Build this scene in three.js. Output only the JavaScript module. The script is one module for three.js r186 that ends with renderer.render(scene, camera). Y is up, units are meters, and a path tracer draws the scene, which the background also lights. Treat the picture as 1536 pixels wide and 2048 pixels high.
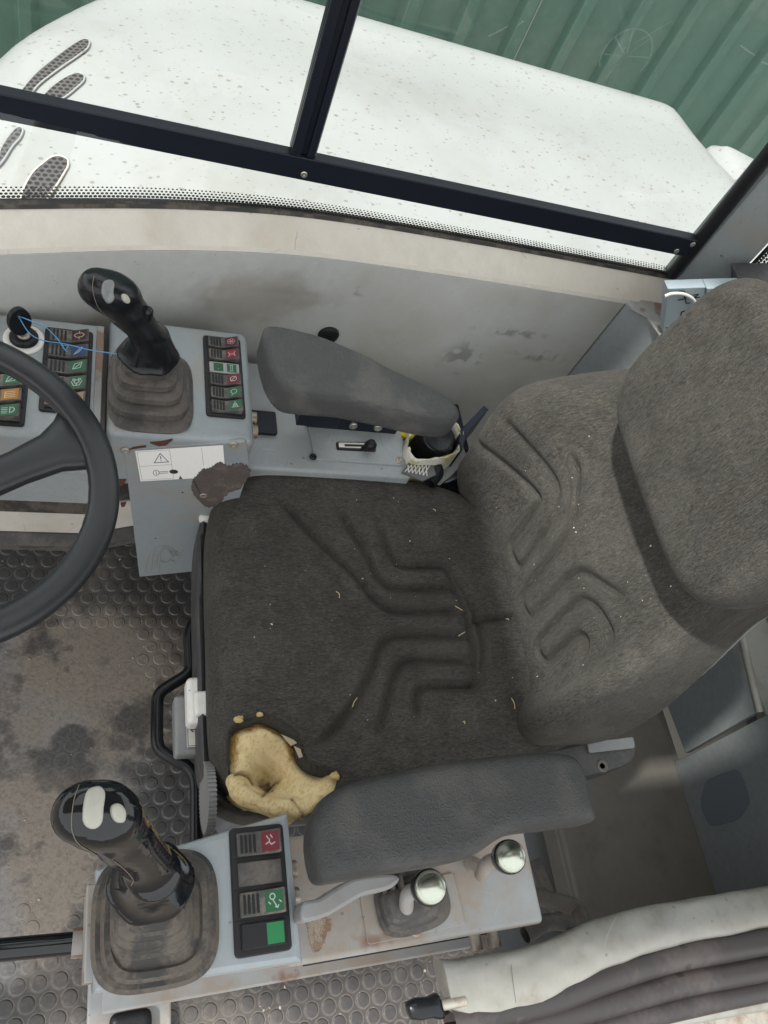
import * as THREE from 'three';
import { RoundedBoxGeometry } from 'three/addons/geometries/RoundedBoxGeometry.js';
import { mergeGeometries, toCreasedNormals } from 'three/addons/utils/BufferGeometryUtils.js';

// ---------------------------------------------------------------- camera, sky, sun, exposure
const scene = new THREE.Scene();
const renderer = new THREE.WebGLRenderer({ antialias: true });
renderer.toneMapping = THREE.LinearToneMapping;
renderer.toneMappingExposure = 2.05;
renderer.shadowMap.enabled = true;
const V3 = (x, y, z) => new THREE.Vector3(x, y, z);
const FOC = 1538;                                    // focal length in photo pixels (photo 1536 x 2048)
const camRight = V3(0.93356, 0.32674, 0.14620), camDown = V3(0.04029, -0.50079, 0.86464), camFwd = V3(0.35611, -0.80149, -0.48082);
const CAM = V3(0, 1.45, 0);
const camera = new THREE.PerspectiveCamera(2 * Math.atan(1024 / FOC) * 180 / Math.PI, 0.75, 0.02, 60);
camera.position.copy(CAM);
camera.up.copy(camDown).negate();
camera.lookAt(CAM.clone().add(camFwd));
scene.add(camera);

// a hazy bright sky, a little brighter overhead
{
  const w = 256, h = 128, d = new Float32Array(w * h * 4);
  for (let j = 0; j < h; j++) for (let i = 0; i < w; i++) {
    const el = ((j + 0.5) / h - 0.5) * Math.PI, s = Math.sin(el), k = (j * w + i) * 4;
    let c;
    if (s > 0) { const t = Math.pow(s, 0.6); c = [0.92 + 0.06 * t, 0.93 + 0.07 * t, 0.93 + 0.09 * t]; }
    else c = [0.30, 0.275, 0.25];
    d[k] = c[0]; d[k + 1] = c[1]; d[k + 2] = c[2]; d[k + 3] = 1;
  }
  const sky = new THREE.DataTexture(d, w, h, THREE.RGBAFormat, THREE.FloatType);
  sky.mapping = THREE.EquirectangularReflectionMapping; sky.magFilter = THREE.LinearFilter; sky.needsUpdate = true;
  scene.background = sky; scene.environment = sky;
  scene.backgroundIntensity = 1; scene.environmentIntensity = 1;
}
const sun = new THREE.DirectionalLight(new THREE.Color(1, 0.96, 0.9), 2.7);
sun.position.set(0.45 - 0.5 * 4, 0.6 + 0.86 * 4, -0.4 + 0.005 * 4);
sun.target.position.set(0.45, 0.6, -0.4);
sun.castShadow = true; sun.shadow.radius = 4; sun.shadow.mapSize.set(2048, 2048);
Object.assign(sun.shadow.camera, { left: -3, right: 3, top: 3, bottom: -3, near: 0.1, far: 12 });
scene.add(sun, sun.target);

// ---------------------------------------------------------------- helpers
function rng(s) { return () => { s |= 0; s = s + 0x6D2B79F5 | 0; let t = Math.imul(s ^ s >>> 15, 1 | s); t = t + Math.imul(t ^ t >>> 7, 61 | t) ^ t; return ((t ^ t >>> 14) >>> 0) / 4294967296; }; }
const clamp = (x, a = 0, b = 1) => x < a ? a : x > b ? b : x;
const mix = (a, b, t) => a + (b - a) * t;
const ss = (a, b, x) => { const t = clamp((x - a) / (b - a)); return t * t * (3 - 2 * t); };
// a photo pixel is a direction; the plane it is met on gives the place
function ray(u, v) { return camRight.clone().multiplyScalar((u - 768) / FOC).addScaledVector(camDown, (v - 1024) / FOC).add(camFwd); }
function onPlane(u, v, n, d) { const r = ray(u, v); return CAM.clone().addScaledVector(r, (d - n.dot(CAM)) / n.dot(r)); }
const onY = (u, v, y) => onPlane(u, v, V3(0, 1, 0), y), onZ = (u, v, z) => onPlane(u, v, V3(0, 0, 1), z), onX = (u, v, x) => onPlane(u, v, V3(1, 0, 0), x);

// periodic value noise
const HASH = new Float32Array(65536); { const r = rng(7); for (let i = 0; i < 65536; i++) HASH[i] = r(); }
function vn(x, y, p, s = 0) {
  let xi = Math.floor(x), yi = Math.floor(y); let fx = x - xi, fy = y - yi; fx = fx * fx * (3 - 2 * fx); fy = fy * fy * (3 - 2 * fy);
  const x0 = ((xi % p) + p) % p, x1 = (x0 + 1) % p, y0 = ((yi % p) + p) % p, y1 = (y0 + 1) % p;
  const H = (a, b) => HASH[(a * 197 + b * 7919 + s * 3571 + (a * b) % 251 * 17) & 65535];
  const a = H(x0, y0), b = H(x1, y0), c = H(x0, y1), d = H(x1, y1);
  return a + (b - a) * fx + (c - a) * fy + (a - b - c + d) * fx * fy;
}
function fbm(u, v, p, oct, s = 0) { let a = 0.5, t = 0, n = 0; for (let o = 0; o < oct; o++) { t += a * vn(u * p, v * p, p, s + o); n += a; a *= 0.55; p *= 2; } return t / n; }
const enc = x => Math.round(255 * clamp(x <= 0.0031308 ? 12.92 * x : 1.055 * Math.pow(x, 1 / 2.4) - 0.055));
function dataTex(w, h, fn, srgb = true) {
  const d = new Uint8Array(w * h * 4);
  for (let j = 0; j < h; j++) for (let i = 0; i < w; i++) {
    const c = fn((i + 0.5) / w, (j + 0.5) / h, i, j), k = (j * w + i) * 4;
    if (srgb) { d[k] = enc(c[0]); d[k + 1] = enc(c[1]); d[k + 2] = enc(c[2]); d[k + 3] = c.length > 3 ? Math.round(255 * clamp(c[3])) : 255; }
    else { const q = Math.round(255 * clamp(c)); d[k] = d[k + 1] = d[k + 2] = q; d[k + 3] = 255; }
  }
  const t = new THREE.DataTexture(d, w, h, THREE.RGBAFormat);
  t.wrapS = t.wrapT = THREE.RepeatWrapping; t.magFilter = THREE.LinearFilter; t.minFilter = THREE.LinearMipmapLinearFilter; t.generateMipmaps = true;
  if (srgb) t.colorSpace = THREE.SRGBColorSpace; t.needsUpdate = true; return t;
}
const lerp3 = (a, b, t) => [mix(a[0], b[0], t), mix(a[1], b[1], t), mix(a[2], b[2], t)];
function std(color, roughness, o = {}) { const m = new THREE.MeshPhysicalMaterial({ roughness, metalness: 0, ...o }); if (color) m.color.setRGB(...color); return m; }

// uv in metres by the main direction of each face
function boxUV(g) {
  if (g.index) g = g.toNonIndexed();
  const p = g.attributes.position, uv = new Float32Array(p.count * 2), a = V3(), b = V3(), c = V3();
  for (let i = 0; i < p.count; i += 3) {
    a.fromBufferAttribute(p, i); b.fromBufferAttribute(p, i + 1).sub(a); c.fromBufferAttribute(p, i + 2).sub(a); b.cross(c);
    const x = Math.abs(b.x), y = Math.abs(b.y), z = Math.abs(b.z);
    for (let k = 0; k < 3; k++) {
      const X = p.getX(i + k), Y = p.getY(i + k), Z = p.getZ(i + k), o = (i + k) * 2;
      if (y >= x && y >= z) { uv[o] = X; uv[o + 1] = Z; } else if (z >= x) { uv[o] = X; uv[o + 1] = Y; } else { uv[o] = Z; uv[o + 1] = Y; }
    }
  }
  g.setAttribute('uv', new THREE.BufferAttribute(uv, 2)); return g;
}
const names = new Map();
function numbered(n) { const k = names.get(n) || 0; names.set(n, k + 1); return k ? n + '_' + String(k).padStart(3, '0') : n; }
const BASE = new WeakMap();
function thing(name, label, category, base = [0, 0, 0], group, kind) {
  const o = new THREE.Group(); o.name = numbered(name); o.position.set(...base); scene.add(o); BASE.set(o, V3(...base));
  if (kind) o.userData.kind = kind; else o.userData = { kind: 'thing', label, category };
  if (label) o.userData.label = label; if (group) o.userData.group = group; return o;
}
// geometry is written in world metres; it is moved into the frame of its thing
function part(parent, name, geo, mat, opt = {}) {
  if (Array.isArray(geo)) { geo = mergeGeometries(geo.map(g => { const q = g.index ? g.toNonIndexed() : g; for (const k of Object.keys(q.attributes)) if (!['position', 'normal', 'uv'].includes(k)) q.deleteAttribute(k); return q; })); }
  if (!opt.keepUV) geo = boxUV(geo);
  const b = BASE.get(parent); if (b) geo.translate(-b.x, -b.y, -b.z);
  const m = new THREE.Mesh(geo, mat); m.name = name; m.castShadow = m.receiveShadow = true; parent.add(m); if (b) BASE.set(m, b);
  if (opt.label) m.userData.label = opt.label; return m;
}
function rbox(x0, x1, y0, y1, z0, z1, r = 0.003, seg = 3) {
  const w = Math.abs(x1 - x0), h = Math.abs(y1 - y0), d = Math.abs(z1 - z0), g = new RoundedBoxGeometry(w, h, d, seg, Math.min(r, w / 2.01, h / 2.01, d / 2.01));
  return g.translate((x0 + x1) / 2, (y0 + y1) / 2, (z0 + z1) / 2);
}
// frame: local u, v, n to world
function frame(O, U, V, N) { return new THREE.Matrix4().makeBasis(U, V, N).setPosition(O); }
function curve(pts, closed = false, n = 60, tension = 0.5) {
  return new THREE.CatmullRomCurve3(pts.map(p => p.isVector3 ? p : V3(p[0], p[1], p[2] || 0)), closed, 'catmullrom', tension).getPoints(n);
}
function smoothTube(pts, r, seg = 40, rad = 10, closed = false, tension = 0.5) { return new THREE.TubeGeometry(new THREE.CatmullRomCurve3(pts, closed, 'catmullrom', tension), seg, r, rad, closed); }
function rodGeo(a, b, r, seg = 14, r2 = r) {
  const d = b.clone().sub(a), g = new THREE.CylinderGeometry(r2, r, d.length(), seg);
  g.applyQuaternion(new THREE.Quaternion().setFromUnitVectors(V3(0, 1, 0), d.normalize())); const m = a.clone().add(b).multiplyScalar(0.5); return g.translate(m.x, m.y, m.z);
}
function capPost(c, dir, prof, seg = 24) { // lathe profile [[r,h]...] about dir at c
  const g = new THREE.LatheGeometry(prof.map(p => new THREE.Vector2(p[0], p[1])), seg);
  g.applyQuaternion(new THREE.Quaternion().setFromUnitVectors(V3(0, 1, 0), dir.clone().normalize())); return g.translate(c.x, c.y, c.z);
}
// prism: polygon in a frame, extruded along n from n0 to n1
function prism(poly, M, n0, n1, bevel = 0.0015) {
  const s = new THREE.Shape(poly.map(p => new THREE.Vector2(p[0], p[1])));
  const h = n1 - n0; const bt = Math.min(bevel, h * 0.45);
  const g = new THREE.ExtrudeGeometry(s, { depth: h - 2 * bt, bevelEnabled: bevel > 0, bevelThickness: bt, bevelSize: bt, bevelOffset: -bt, bevelSegments: 2, curveSegments: 8 });
  return g.translate(0, 0, n0 + bt).applyMatrix4(M);
}
function roundPoly(poly, r, seg = 4) {
  const out = []; const n = poly.length;
  for (let i = 0; i < n; i++) {
    const p = poly[i], a = poly[(i + n - 1) % n], b = poly[(i + 1) % n];
    const la = Math.hypot(a[0] - p[0], a[1] - p[1]), lb = Math.hypot(b[0] - p[0], b[1] - p[1]), q = Math.min(r, la * 0.45, lb * 0.45);
    const A = [p[0] + (a[0] - p[0]) / la * q, p[1] + (a[1] - p[1]) / la * q], B = [p[0] + (b[0] - p[0]) / lb * q, p[1] + (b[1] - p[1]) / lb * q];
    for (let k = 0; k <= seg; k++) { const t = k / seg; out.push([mix(mix(A[0], p[0], t), mix(p[0], B[0], t), t), mix(mix(A[1], p[1], t), mix(p[1], B[1], t), t)]); }
  }
  return out;
}
// horizontal sheets: frame with u = x, v = -z, n = y
const FLAT = frame(V3(0, 0, 0), V3(1, 0, 0), V3(0, 0, -1), V3(0, 1, 0));
const flatPoly = (pix, y) => pix.map(([u, v]) => { const p = onY(u, v, y); return [p.x, -p.z]; });
// facing +z: u = x, v = y, n = z
const FACE = new THREE.Matrix4();
// facing -x: u = z, v = y, n = -x
const REAR = frame(V3(0, 0, 0), V3(0, 0, 1), V3(0, 1, 0), V3(-1, 0, 0));

function sdPoly(P, x, y) {
  let d = 1e9, s = 1; const n = P.length;
  for (let i = 0, j = n - 1; i < n; j = i++) {
    const ex = P[j][0] - P[i][0], ey = P[j][1] - P[i][1], wx = x - P[i][0], wy = y - P[i][1];
    const t = clamp((wx * ex + wy * ey) / (ex * ex + ey * ey || 1e-12)), bx = wx - ex * t, by = wy - ey * t; d = Math.min(d, bx * bx + by * by);
    const c1 = y >= P[i][1], c2 = y < P[j][1], c3 = ex * wy > ey * wx; if ((c1 && c2 && c3) || (!c1 && !c2 && !c3)) s = -s;
  }
  return s * Math.sqrt(d);
}
function dLine(P, x, y) { let d = 1e9; for (let i = 0; i < P.length - 1; i++) { const ex = P[i + 1][0] - P[i][0], ey = P[i + 1][1] - P[i][1], wx = x - P[i][0], wy = y - P[i][1]; const t = clamp((wx * ex + wy * ey) / (ex * ex + ey * ey || 1e-12)); const bx = wx - ex * t, by = wy - ey * t; d = Math.min(d, bx * bx + by * by); } return Math.sqrt(d); }
// surface nets of a field (negative inside); returns indexed geometry
function nets(F, nx, ny, nz, o, c) {
  const id = new Int32Array(nx * ny * nz).fill(-1), pos = [], idx = []; const at = (i, j, k) => (k * ny + j) * nx + i;
  for (let k = 0; k < nz - 1; k++) for (let j = 0; j < ny - 1; j++) for (let i = 0; i < nx - 1; i++) {
    const b = at(i, j, k); const f = [F[b], F[b + 1], F[b + nx], F[b + nx + 1], F[b + nx * ny], F[b + nx * ny + 1], F[b + nx * ny + nx], F[b + nx * ny + nx + 1]];
    let m = 0; for (let q = 0; q < 8; q++) if (f[q] < 0) m++; if (m === 0 || m === 8) continue;
    let sx = 0, sy = 0, sz = 0, n = 0;
    const E = (a, b2, ax) => { if ((f[a] < 0) !== (f[b2] < 0)) { const t = f[a] / (f[a] - f[b2]); sx += (a & 1) + (ax === 0 ? t : 0); sy += ((a >> 1) & 1) + (ax === 1 ? t : 0); sz += ((a >> 2) & 1) + (ax === 2 ? t : 0); n++; } };
    E(0, 1, 0); E(2, 3, 0); E(4, 5, 0); E(6, 7, 0); E(0, 2, 1); E(1, 3, 1); E(4, 6, 1); E(5, 7, 1); E(0, 4, 2); E(1, 5, 2); E(2, 6, 2); E(3, 7, 2);
    id[b] = pos.length / 3; pos.push(o[0] + (i + sx / n) * c, o[1] + (j + sy / n) * c, o[2] + (k + sz / n) * c);
  }
  const quad = (a, b, c2, d, flip) => { if (a < 0 || b < 0 || c2 < 0 || d < 0) return; if (flip) idx.push(a, c2, b, a, d, c2); else idx.push(a, b, c2, a, c2, d); };
  for (let k = 1; k < nz - 1; k++) for (let j = 1; j < ny - 1; j++) for (let i = 1; i < nx - 1; i++) {
    const b = at(i, j, k), f0 = F[b] < 0;
    if (f0 !== (F[b + 1] < 0)) quad(id[at(i, j - 1, k - 1)], id[at(i, j, k - 1)], id[b], id[at(i, j - 1, k)], !f0);
    if (f0 !== (F[b + nx] < 0)) quad(id[at(i - 1, j, k - 1)], id[at(i - 1, j, k)], id[b], id[at(i, j, k - 1)], !f0);
    if (f0 !== (F[b + nx * ny] < 0)) quad(id[at(i - 1, j - 1, k)], id[at(i, j - 1, k)], id[b], id[at(i - 1, j, k)], !f0);
  }
  const g = new THREE.BufferGeometry(); g.setAttribute('position', new THREE.Float32BufferAttribute(pos, 3)); g.setIndex(idx); g.computeVertexNormals(); return g;
}
function sdfMesh(fn, lo, hi, c) {
  const n = [0, 1, 2].map(a => Math.ceil((hi[a] - lo[a]) / c) + 2), F = new Float32Array(n[0] * n[1] * n[2]); let q = 0;
  for (let k = 0; k < n[2]; k++) for (let j = 0; j < n[1]; j++) for (let i = 0; i < n[0]; i++) F[q++] = fn(lo[0] + i * c, lo[1] + j * c, lo[2] + k * c);
  return nets(F, n[0], n[1], n[2], lo, c);
}
// an upholstered or moulded body: outline in u,v, rounded edge r, top and bottom surfaces
function pillow(poly, r, top, bot, c, M, extra, padN = 0) {
  let u0 = 1e9, u1 = -1e9, v0 = 1e9, v1 = -1e9; for (const p of poly) { u0 = Math.min(u0, p[0]); u1 = Math.max(u1, p[0]); v0 = Math.min(v0, p[1]); v1 = Math.max(v1, p[1]); }
  u0 -= 3 * c + padN; v0 -= 3 * c + padN; u1 += 3 * c + padN; v1 += 3 * c + padN; const nx = Math.ceil((u1 - u0) / c) + 1, ny = Math.ceil((v1 - v0) / c) + 1;
  const D = new Float32Array(nx * ny), T = new Float32Array(nx * ny), B = new Float32Array(nx * ny); let lo = 1e9, hi = -1e9;
  for (let j = 0; j < ny; j++) for (let i = 0; i < nx; i++) { const u = u0 + i * c, v = v0 + j * c, q = j * nx + i; D[q] = sdPoly(poly, u, v); T[q] = top(u, v, D[q]); B[q] = bot(u, v, D[q]); lo = Math.min(lo, B[q]); hi = Math.max(hi, T[q]); }
  lo -= 3 * c; hi += 3 * c + padN; const nz = Math.ceil((hi - lo) / c) + 1, F = new Float32Array(nx * ny * nz);
  for (let k = 0; k < nz; k++) { const n = lo + k * c; for (let q = 0; q < nx * ny; q++) { const m = (T[q] + B[q]) / 2, h = Math.max((T[q] - B[q]) / 2, 1e-4), rr = Math.min(r, h * 0.98), x = D[q] + rr, y = Math.abs(n - m) - h + rr; let d = Math.min(Math.max(x, y), 0) + Math.hypot(Math.max(x, 0), Math.max(y, 0)) - rr; if (extra) d = extra(d, u0 + (q % nx) * c, v0 + Math.floor(q / nx) * c, n); F[k * nx * ny + q] = d; } }
  const g = nets(F, nx, ny, nz, [u0, v0, lo], c);
  const P = g.attributes.position, N = g.attributes.normal, uv = new Float32Array(P.count * 2);
  for (let i = 0; i < P.count; i++) { const k = (hi - P.getZ(i)), l = Math.hypot(N.getX(i), N.getY(i)); const w = k * l * l; uv[2 * i] = P.getX(i) + N.getX(i) * w; uv[2 * i + 1] = P.getY(i) + N.getY(i) * w; }
  g.setAttribute('uv', new THREE.BufferAttribute(uv, 2)); return g.applyMatrix4(M);
}
// loft of closed superellipse rings: [c(Vector3), hx, hz, exponent] in a frame with axes A, B
function rings(list, A, B, seg = 40, capEnds = true) {
  const pos = [], idx = [];
  for (const [c, hx, hz, e] of list) for (let k = 0; k < seg; k++) {
    const a = k / seg * Math.PI * 2, ca = Math.cos(a), sa = Math.sin(a), x = Math.sign(ca) * Math.pow(Math.abs(ca), 2 / e) * hx, z = Math.sign(sa) * Math.pow(Math.abs(sa), 2 / e) * hz;
    pos.push(c.x + A.x * x + B.x * z, c.y + A.y * x + B.y * z, c.z + A.z * x + B.z * z);
  }
  for (let i = 0; i < list.length - 1; i++) for (let k = 0; k < seg; k++) { const a = i * seg + k, b = i * seg + (k + 1) % seg, c = a + seg, d = b + seg; idx.push(a, c, b, b, c, d); }
  if (capEnds) for (const [o, f] of [[0, false], [(list.length - 1) * seg, true]]) { const ci = pos.length / 3, c = list[o ? list.length - 1 : 0][0]; pos.push(c.x, c.y, c.z); for (let k = 0; k < seg; k++) { const a = o + k, b = o + (k + 1) % seg; if (f) idx.push(ci, b, a); else idx.push(ci, a, b); } }
  const g = new THREE.BufferGeometry(); g.setAttribute('position', new THREE.Float32BufferAttribute(pos, 3)); g.setIndex(idx); g.computeVertexNormals(); return g;
}
// ---------------------------------------------------------------- surfaces
function paintTex(n, base, o = {}) {
  const { dirt = [0.2, 0.17, 0.13], dirtAmt = 0.35, dirtScale = 4, lo = 0.52, hi = 0.75, grain = 0.06, speck = 0, speckCol = [0.1, 0.09, 0.07], seed = 0, scratch = 0, scratchCol = [0.5, 0.5, 0.5], rust = 0 } = o;
  const mark = new Float32Array(n * n); const r = rng(seed * 31 + 5);
  for (let s = 0; s < scratch; s++) { let x = r() * n, y = r() * n; const a = r() * 6.283, l = 10 + r() * r() * 90, k = (0.3 + 0.7 * r()) * (r() < 0.5 ? 1 : -0.8); for (let t = 0; t < l; t++) { x += Math.cos(a + Math.sin(t * 0.05 + s) * 0.2); y += Math.sin(a + Math.sin(t * 0.05 + s) * 0.2); mark[((y | 0) & (n - 1)) * n + ((x | 0) & (n - 1))] = k; } }
  for (let s = 0; s < speck; s++) { const x = r() * n, y = r() * n, q = 0.6 + r() * r() * 3.2, st = 1 + r() * 1.2; for (let j = -6; j <= 6; j++) for (let i = -6; i <= 6; i++) if ((i * i) / (q * q * st) + (j * j) / (q * q) < 1) mark[(((y + j) | 0) & (n - 1)) * n + (((x + i) | 0) & (n - 1))] = -0.5 - 0.5 * r(); }
  return dataTex(n, n, (u, v, i, j) => {
    const f = fbm(u, v, dirtScale, 6, seed), g = fbm(u, v, 64, 2, seed + 9), k = dirtAmt * clamp(ss(lo - 0.06, hi + 0.06, f + (g - 0.5) * 0.2) * (0.5 + fbm(u, v, 32, 3, seed + 14))), m = mark[j * n + i];
    let c = lerp3(base, dirt, k); const w = 1 + (g - 0.5) * 2 * grain + (fbm(u, v, 3, 3, seed + 3) - 0.5) * 0.12 + (HASH[(i * 131 + j * 977) & 65535] - 0.5) * grain;
    c = [c[0] * w, c[1] * w, c[2] * w];
    if (rust) { const q = ss(0.66, 0.74, fbm(u, v, 6, 5, seed + 21)) * rust; c = lerp3(c, [0.16, 0.06, 0.025], q); }
    if (m > 0) c = lerp3(c, scratchCol, m * 0.6); else if (m < 0) c = lerp3(c, speckCol, -m * 0.75);
    return c;
  });
}
function rep(t, s) { t.repeat.set(1 / s, 1 / s); return t; }
function mapped(t, size, rough, o = {}) { rep(t, size); return std(null, rough, { map: t, ...o }); }
const grainBump = (() => { const t = dataTex(512, 512, (u, v, i, j) => 0.35 * fbm(u, v, 96, 2, 3) + 0.65 * fbm(u, v, 160, 2, 8), false); return t; })();
function bumpOf(t, size) { const c = t.clone(); c.needsUpdate = true; c.repeat.set(1 / size, 1 / size); return c; }
const MAT = {};
const wallTex = dataTex(1024, 1024, (u, v, i, j) => { // one tile is one metre of wall; scuffs and stains stand where the wall shows them
  const x = u > 0.85 ? u - 1 : u, y = v, f = fbm(u, v, 7, 6, 1), g = fbm(u, v, 90, 3, 9), st = fbm(u, v * 3, 12, 4, 19), sm = fbm(u, v, 24, 4, 27);
  let c = lerp3([0.505, 0.51, 0.495], [0.35, 0.32, 0.265], 0.45 * ss(0.45, 0.75, f + (g - 0.5) * 0.2));
  const blob = (a, b, ra, rb) => ss(1.15, 0.35, Math.hypot((x - a) / ra, (y - b) / rb) + (sm - 0.5) * 1.2);
  c = lerp3(c, [0.25, 0.215, 0.155], 0.55 * blob(0.22, 0.66, 0.10, 0.055) * (0.5 + st)); c = lerp3(c, [0.24, 0.205, 0.155], 0.5 * blob(0.01, 0.60, 0.06, 0.06) * (0.5 + st));
  const scuff = Math.max(blob(0.66, 0.645, 0.11, 0.012), blob(0.58, 0.575, 0.05, 0.05), blob(0.72, 0.60, 0.06, 0.02), blob(0.36, 0.69, 0.02, 0.012)) * ss(0.45, 0.62, sm + (g - 0.5) * 0.5);
  c = lerp3(c, [0.13, 0.125, 0.115], 0.55 * scuff); if (HASH[(i * 17 + j * 2903 + ((i * j) >> 4)) & 65535] > 0.9997) c = [0.12, 0.11, 0.1];
  const w = 0.93 + 0.14 * g; return [c[0] * w, c[1] * w, c[2] * w];
});
MAT.wall = mapped(wallTex, 1.0, 0.55, { bumpMap: bumpOf(grainBump, 0.16), bumpScale: 0.0004 });
MAT.cream = mapped(paintTex(512, [0.62, 0.585, 0.52], { dirt: [0.4, 0.33, 0.24], dirtAmt: 0.4, seed: 2, scratch: 50, scratchCol: [0.3, 0.26, 0.2], speck: 20 }), 0.6, 0.5);
MAT.blue = mapped(paintTex(1024, [0.25, 0.282, 0.30], { dirt: [0.27, 0.235, 0.19], dirtAmt: 0.6, dirtScale: 6, seed: 4, scratch: 60, scratchCol: [0.36, 0.38, 0.4], speck: 60, grain: 0.05 }), 0.4, 0.42, { clearcoat: 0.25, clearcoatRoughness: 0.35 });
MAT.dusty = mapped(paintTex(1024, [0.29, 0.30, 0.30], { dirt: [0.25, 0.20, 0.155], dirtAmt: 0.8, dirtScale: 5, lo: 0.42, hi: 0.64, seed: 5, scratch: 90, scratchCol: [0.42, 0.4, 0.38], speck: 140, rust: 0.7 }), 0.45, 0.6);
MAT.greypanel = mapped(paintTex(512, [0.29, 0.315, 0.325], { dirt: [0.3, 0.265, 0.21], dirtAmt: 0.6, seed: 6, scratch: 40, speck: 40 }), 0.4, 0.5);
MAT.hood = mapped(paintTex(1024, [0.345, 0.355, 0.35], { dirt: [0.27, 0.27, 0.25], dirtAmt: 0.5, dirtScale: 4, seed: 7, speck: 2300, speckCol: [0.13, 0.105, 0.075], grain: 0.02 }), 1.1, 0.35, { clearcoat: 0.3, clearcoatRoughness: 0.2 });
MAT.blackpaint = std([0.010, 0.013, 0.021], 0.34, { specularIntensity: 0.5 });
MAT.black = std([0.010, 0.0105, 0.012], 0.4, { specularIntensity: 0.6, bumpMap: bumpOf(grainBump, 0.2), bumpScale: 0.0002 });
MAT.gloss = std([0.005, 0.006, 0.008], 0.09, { specularIntensity: 0.85 });
MAT.satin = std([0.008, 0.009, 0.011], 0.24, { specularIntensity: 0.6, bumpMap: bumpOf(grainBump, 0.2), bumpScale: 0.00012 });
MAT.rubber = mapped(paintTex(512, [0.035, 0.034, 0.033], { dirt: [0.14, 0.116, 0.09], dirtAmt: 0.6, dirtScale: 6, lo: 0.44, hi: 0.68, seed: 8 }), 0.12, 0.75);
MAT.rubberdusty = mapped(paintTex(512, [0.052, 0.05, 0.048], { dirt: [0.13, 0.112, 0.095], dirtAmt: 0.6, dirtScale: 6, lo: 0.40, hi: 0.66, seed: 18 }), 0.14, 0.7);
MAT.plastic = mapped(paintTex(512, [0.045, 0.046, 0.05], { dirt: [0.13, 0.115, 0.1], dirtAmt: 0.4, seed: 9, scratch: 30, scratchCol: [0.15, 0.15, 0.15] }), 0.3, 0.55, { bumpMap: bumpOf(grainBump, 0.15), bumpScale: 0.0003 });
MAT.greyplastic = mapped(paintTex(512, [0.23, 0.235, 0.24], { dirt: [0.2, 0.18, 0.15], dirtAmt: 0.5, seed: 10, scratch: 30 }), 0.3, 0.5);
MAT.seatbase = mapped(paintTex(512, [0.10, 0.103, 0.108], { dirt: [0.16, 0.13, 0.1], dirtAmt: 0.6, seed: 24, scratch: 40, scratchCol: [0.25, 0.25, 0.25] }), 0.25, 0.55);
MAT.white = mapped(paintTex(512, [0.72, 0.71, 0.68], { dirt: [0.35, 0.31, 0.26], dirtAmt: 0.4, seed: 11, speck: 200 }), 0.2, 0.45);
MAT.steel = std([0.5, 0.48, 0.44], 0.35, { metalness: 0.9 });
MAT.dullsteel = mapped(paintTex(256, [0.36, 0.34, 0.3], { dirt: [0.22, 0.15, 0.09], dirtAmt: 0.8, seed: 12 }), 0.05, 0.5, { metalness: 0.5 });
MAT.fence = mapped(paintTex(512, [0.088, 0.165, 0.132], { dirt: [0.15, 0.205, 0.16], dirtAmt: 0.5, seed: 13, scratch: 20 }), 2, 0.5);
MAT.concrete = mapped(paintTex(512, [0.42, 0.41, 0.36], { seed: 14 }), 1.5, 0.9);
MAT.ground = mapped(paintTex(512, [0.13, 0.115, 0.095], { seed: 15, dirtAmt: 0.6 }), 2, 0.95);
MAT.reardark = mapped(paintTex(512, [0.15, 0.165, 0.17], { dirt: [0.2, 0.195, 0.18], dirtAmt: 0.6, seed: 16, scratch: 50, scratchCol: [0.18, 0.18, 0.18], grain: 0.1 }), 0.5, 0.5);
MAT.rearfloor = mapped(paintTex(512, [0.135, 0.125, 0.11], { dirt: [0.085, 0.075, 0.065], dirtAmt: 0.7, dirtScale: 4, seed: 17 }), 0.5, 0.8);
MAT.glass = std([0.96, 0.985, 0.975], 0, { transmission: 1, ior: 1.5, thickness: 0 });

// ---------------------------------------------------------------- the ground outside, fence and machine body
{
  const g = new THREE.PlaneGeometry(40, 40).rotateX(-Math.PI / 2).translate(0, -1.35, 0);
  const m = new THREE.Mesh(boxUV(g), MAT.ground); m.name = 'ground'; m.userData.kind = 'structure'; m.receiveShadow = true; scene.add(m);
}
{
  const zf = -3.2, f = thing('corrugated_fence', 'tall green corrugated metal fence standing beyond the white machine body', 'fence', [1.5, -1.35, zf]);
  const per = 0.235;
  for (let s = 0; s < 7; s++) {
    const x0 = -1.9 + s * per * 5, pos = [], idx = [], prof = [];
    for (let k = 0; k < 5; k++) { const x = x0 + k * per; prof.push([x, 0], [x + 0.145, 0], [x + 0.168, 0.034], [x + 0.208, 0.034], [x + 0.235, 0.0]); }
    for (const [x, z] of prof) pos.push(x, -0.62, zf + z + (s % 2) * 0.003, x, 2.6, zf + z + (s % 2) * 0.003);
    for (let i = 0; i < prof.length - 1; i++) { const a = 2 * i; idx.push(a, a + 2, a + 1, a + 1, a + 2, a + 3); }
    const g = new THREE.BufferGeometry(); g.setAttribute('position', new THREE.Float32BufferAttribute(pos, 3)); g.setIndex(idx); const q = g.toNonIndexed(); q.computeVertexNormals();
    part(f, 'corrugated_sheet', q, MAT.fence);
  }
  part(f, 'plinth', rbox(-1.9, 6.4, -1.35, -0.6, zf - 0.12, zf + 0.06, 0.01), MAT.concrete, { label: 'pale concrete plinth' });
}
const hoodPoly = roundPoly([[-0.30, 1.02], [1.68, 1.02], [1.68, 1.9], [1.64, 2.11], [0.2, 2.11], [-0.06, 1.94], [-0.2, 1.68], [-0.275, 1.4]], 0.2, 8);
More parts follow.
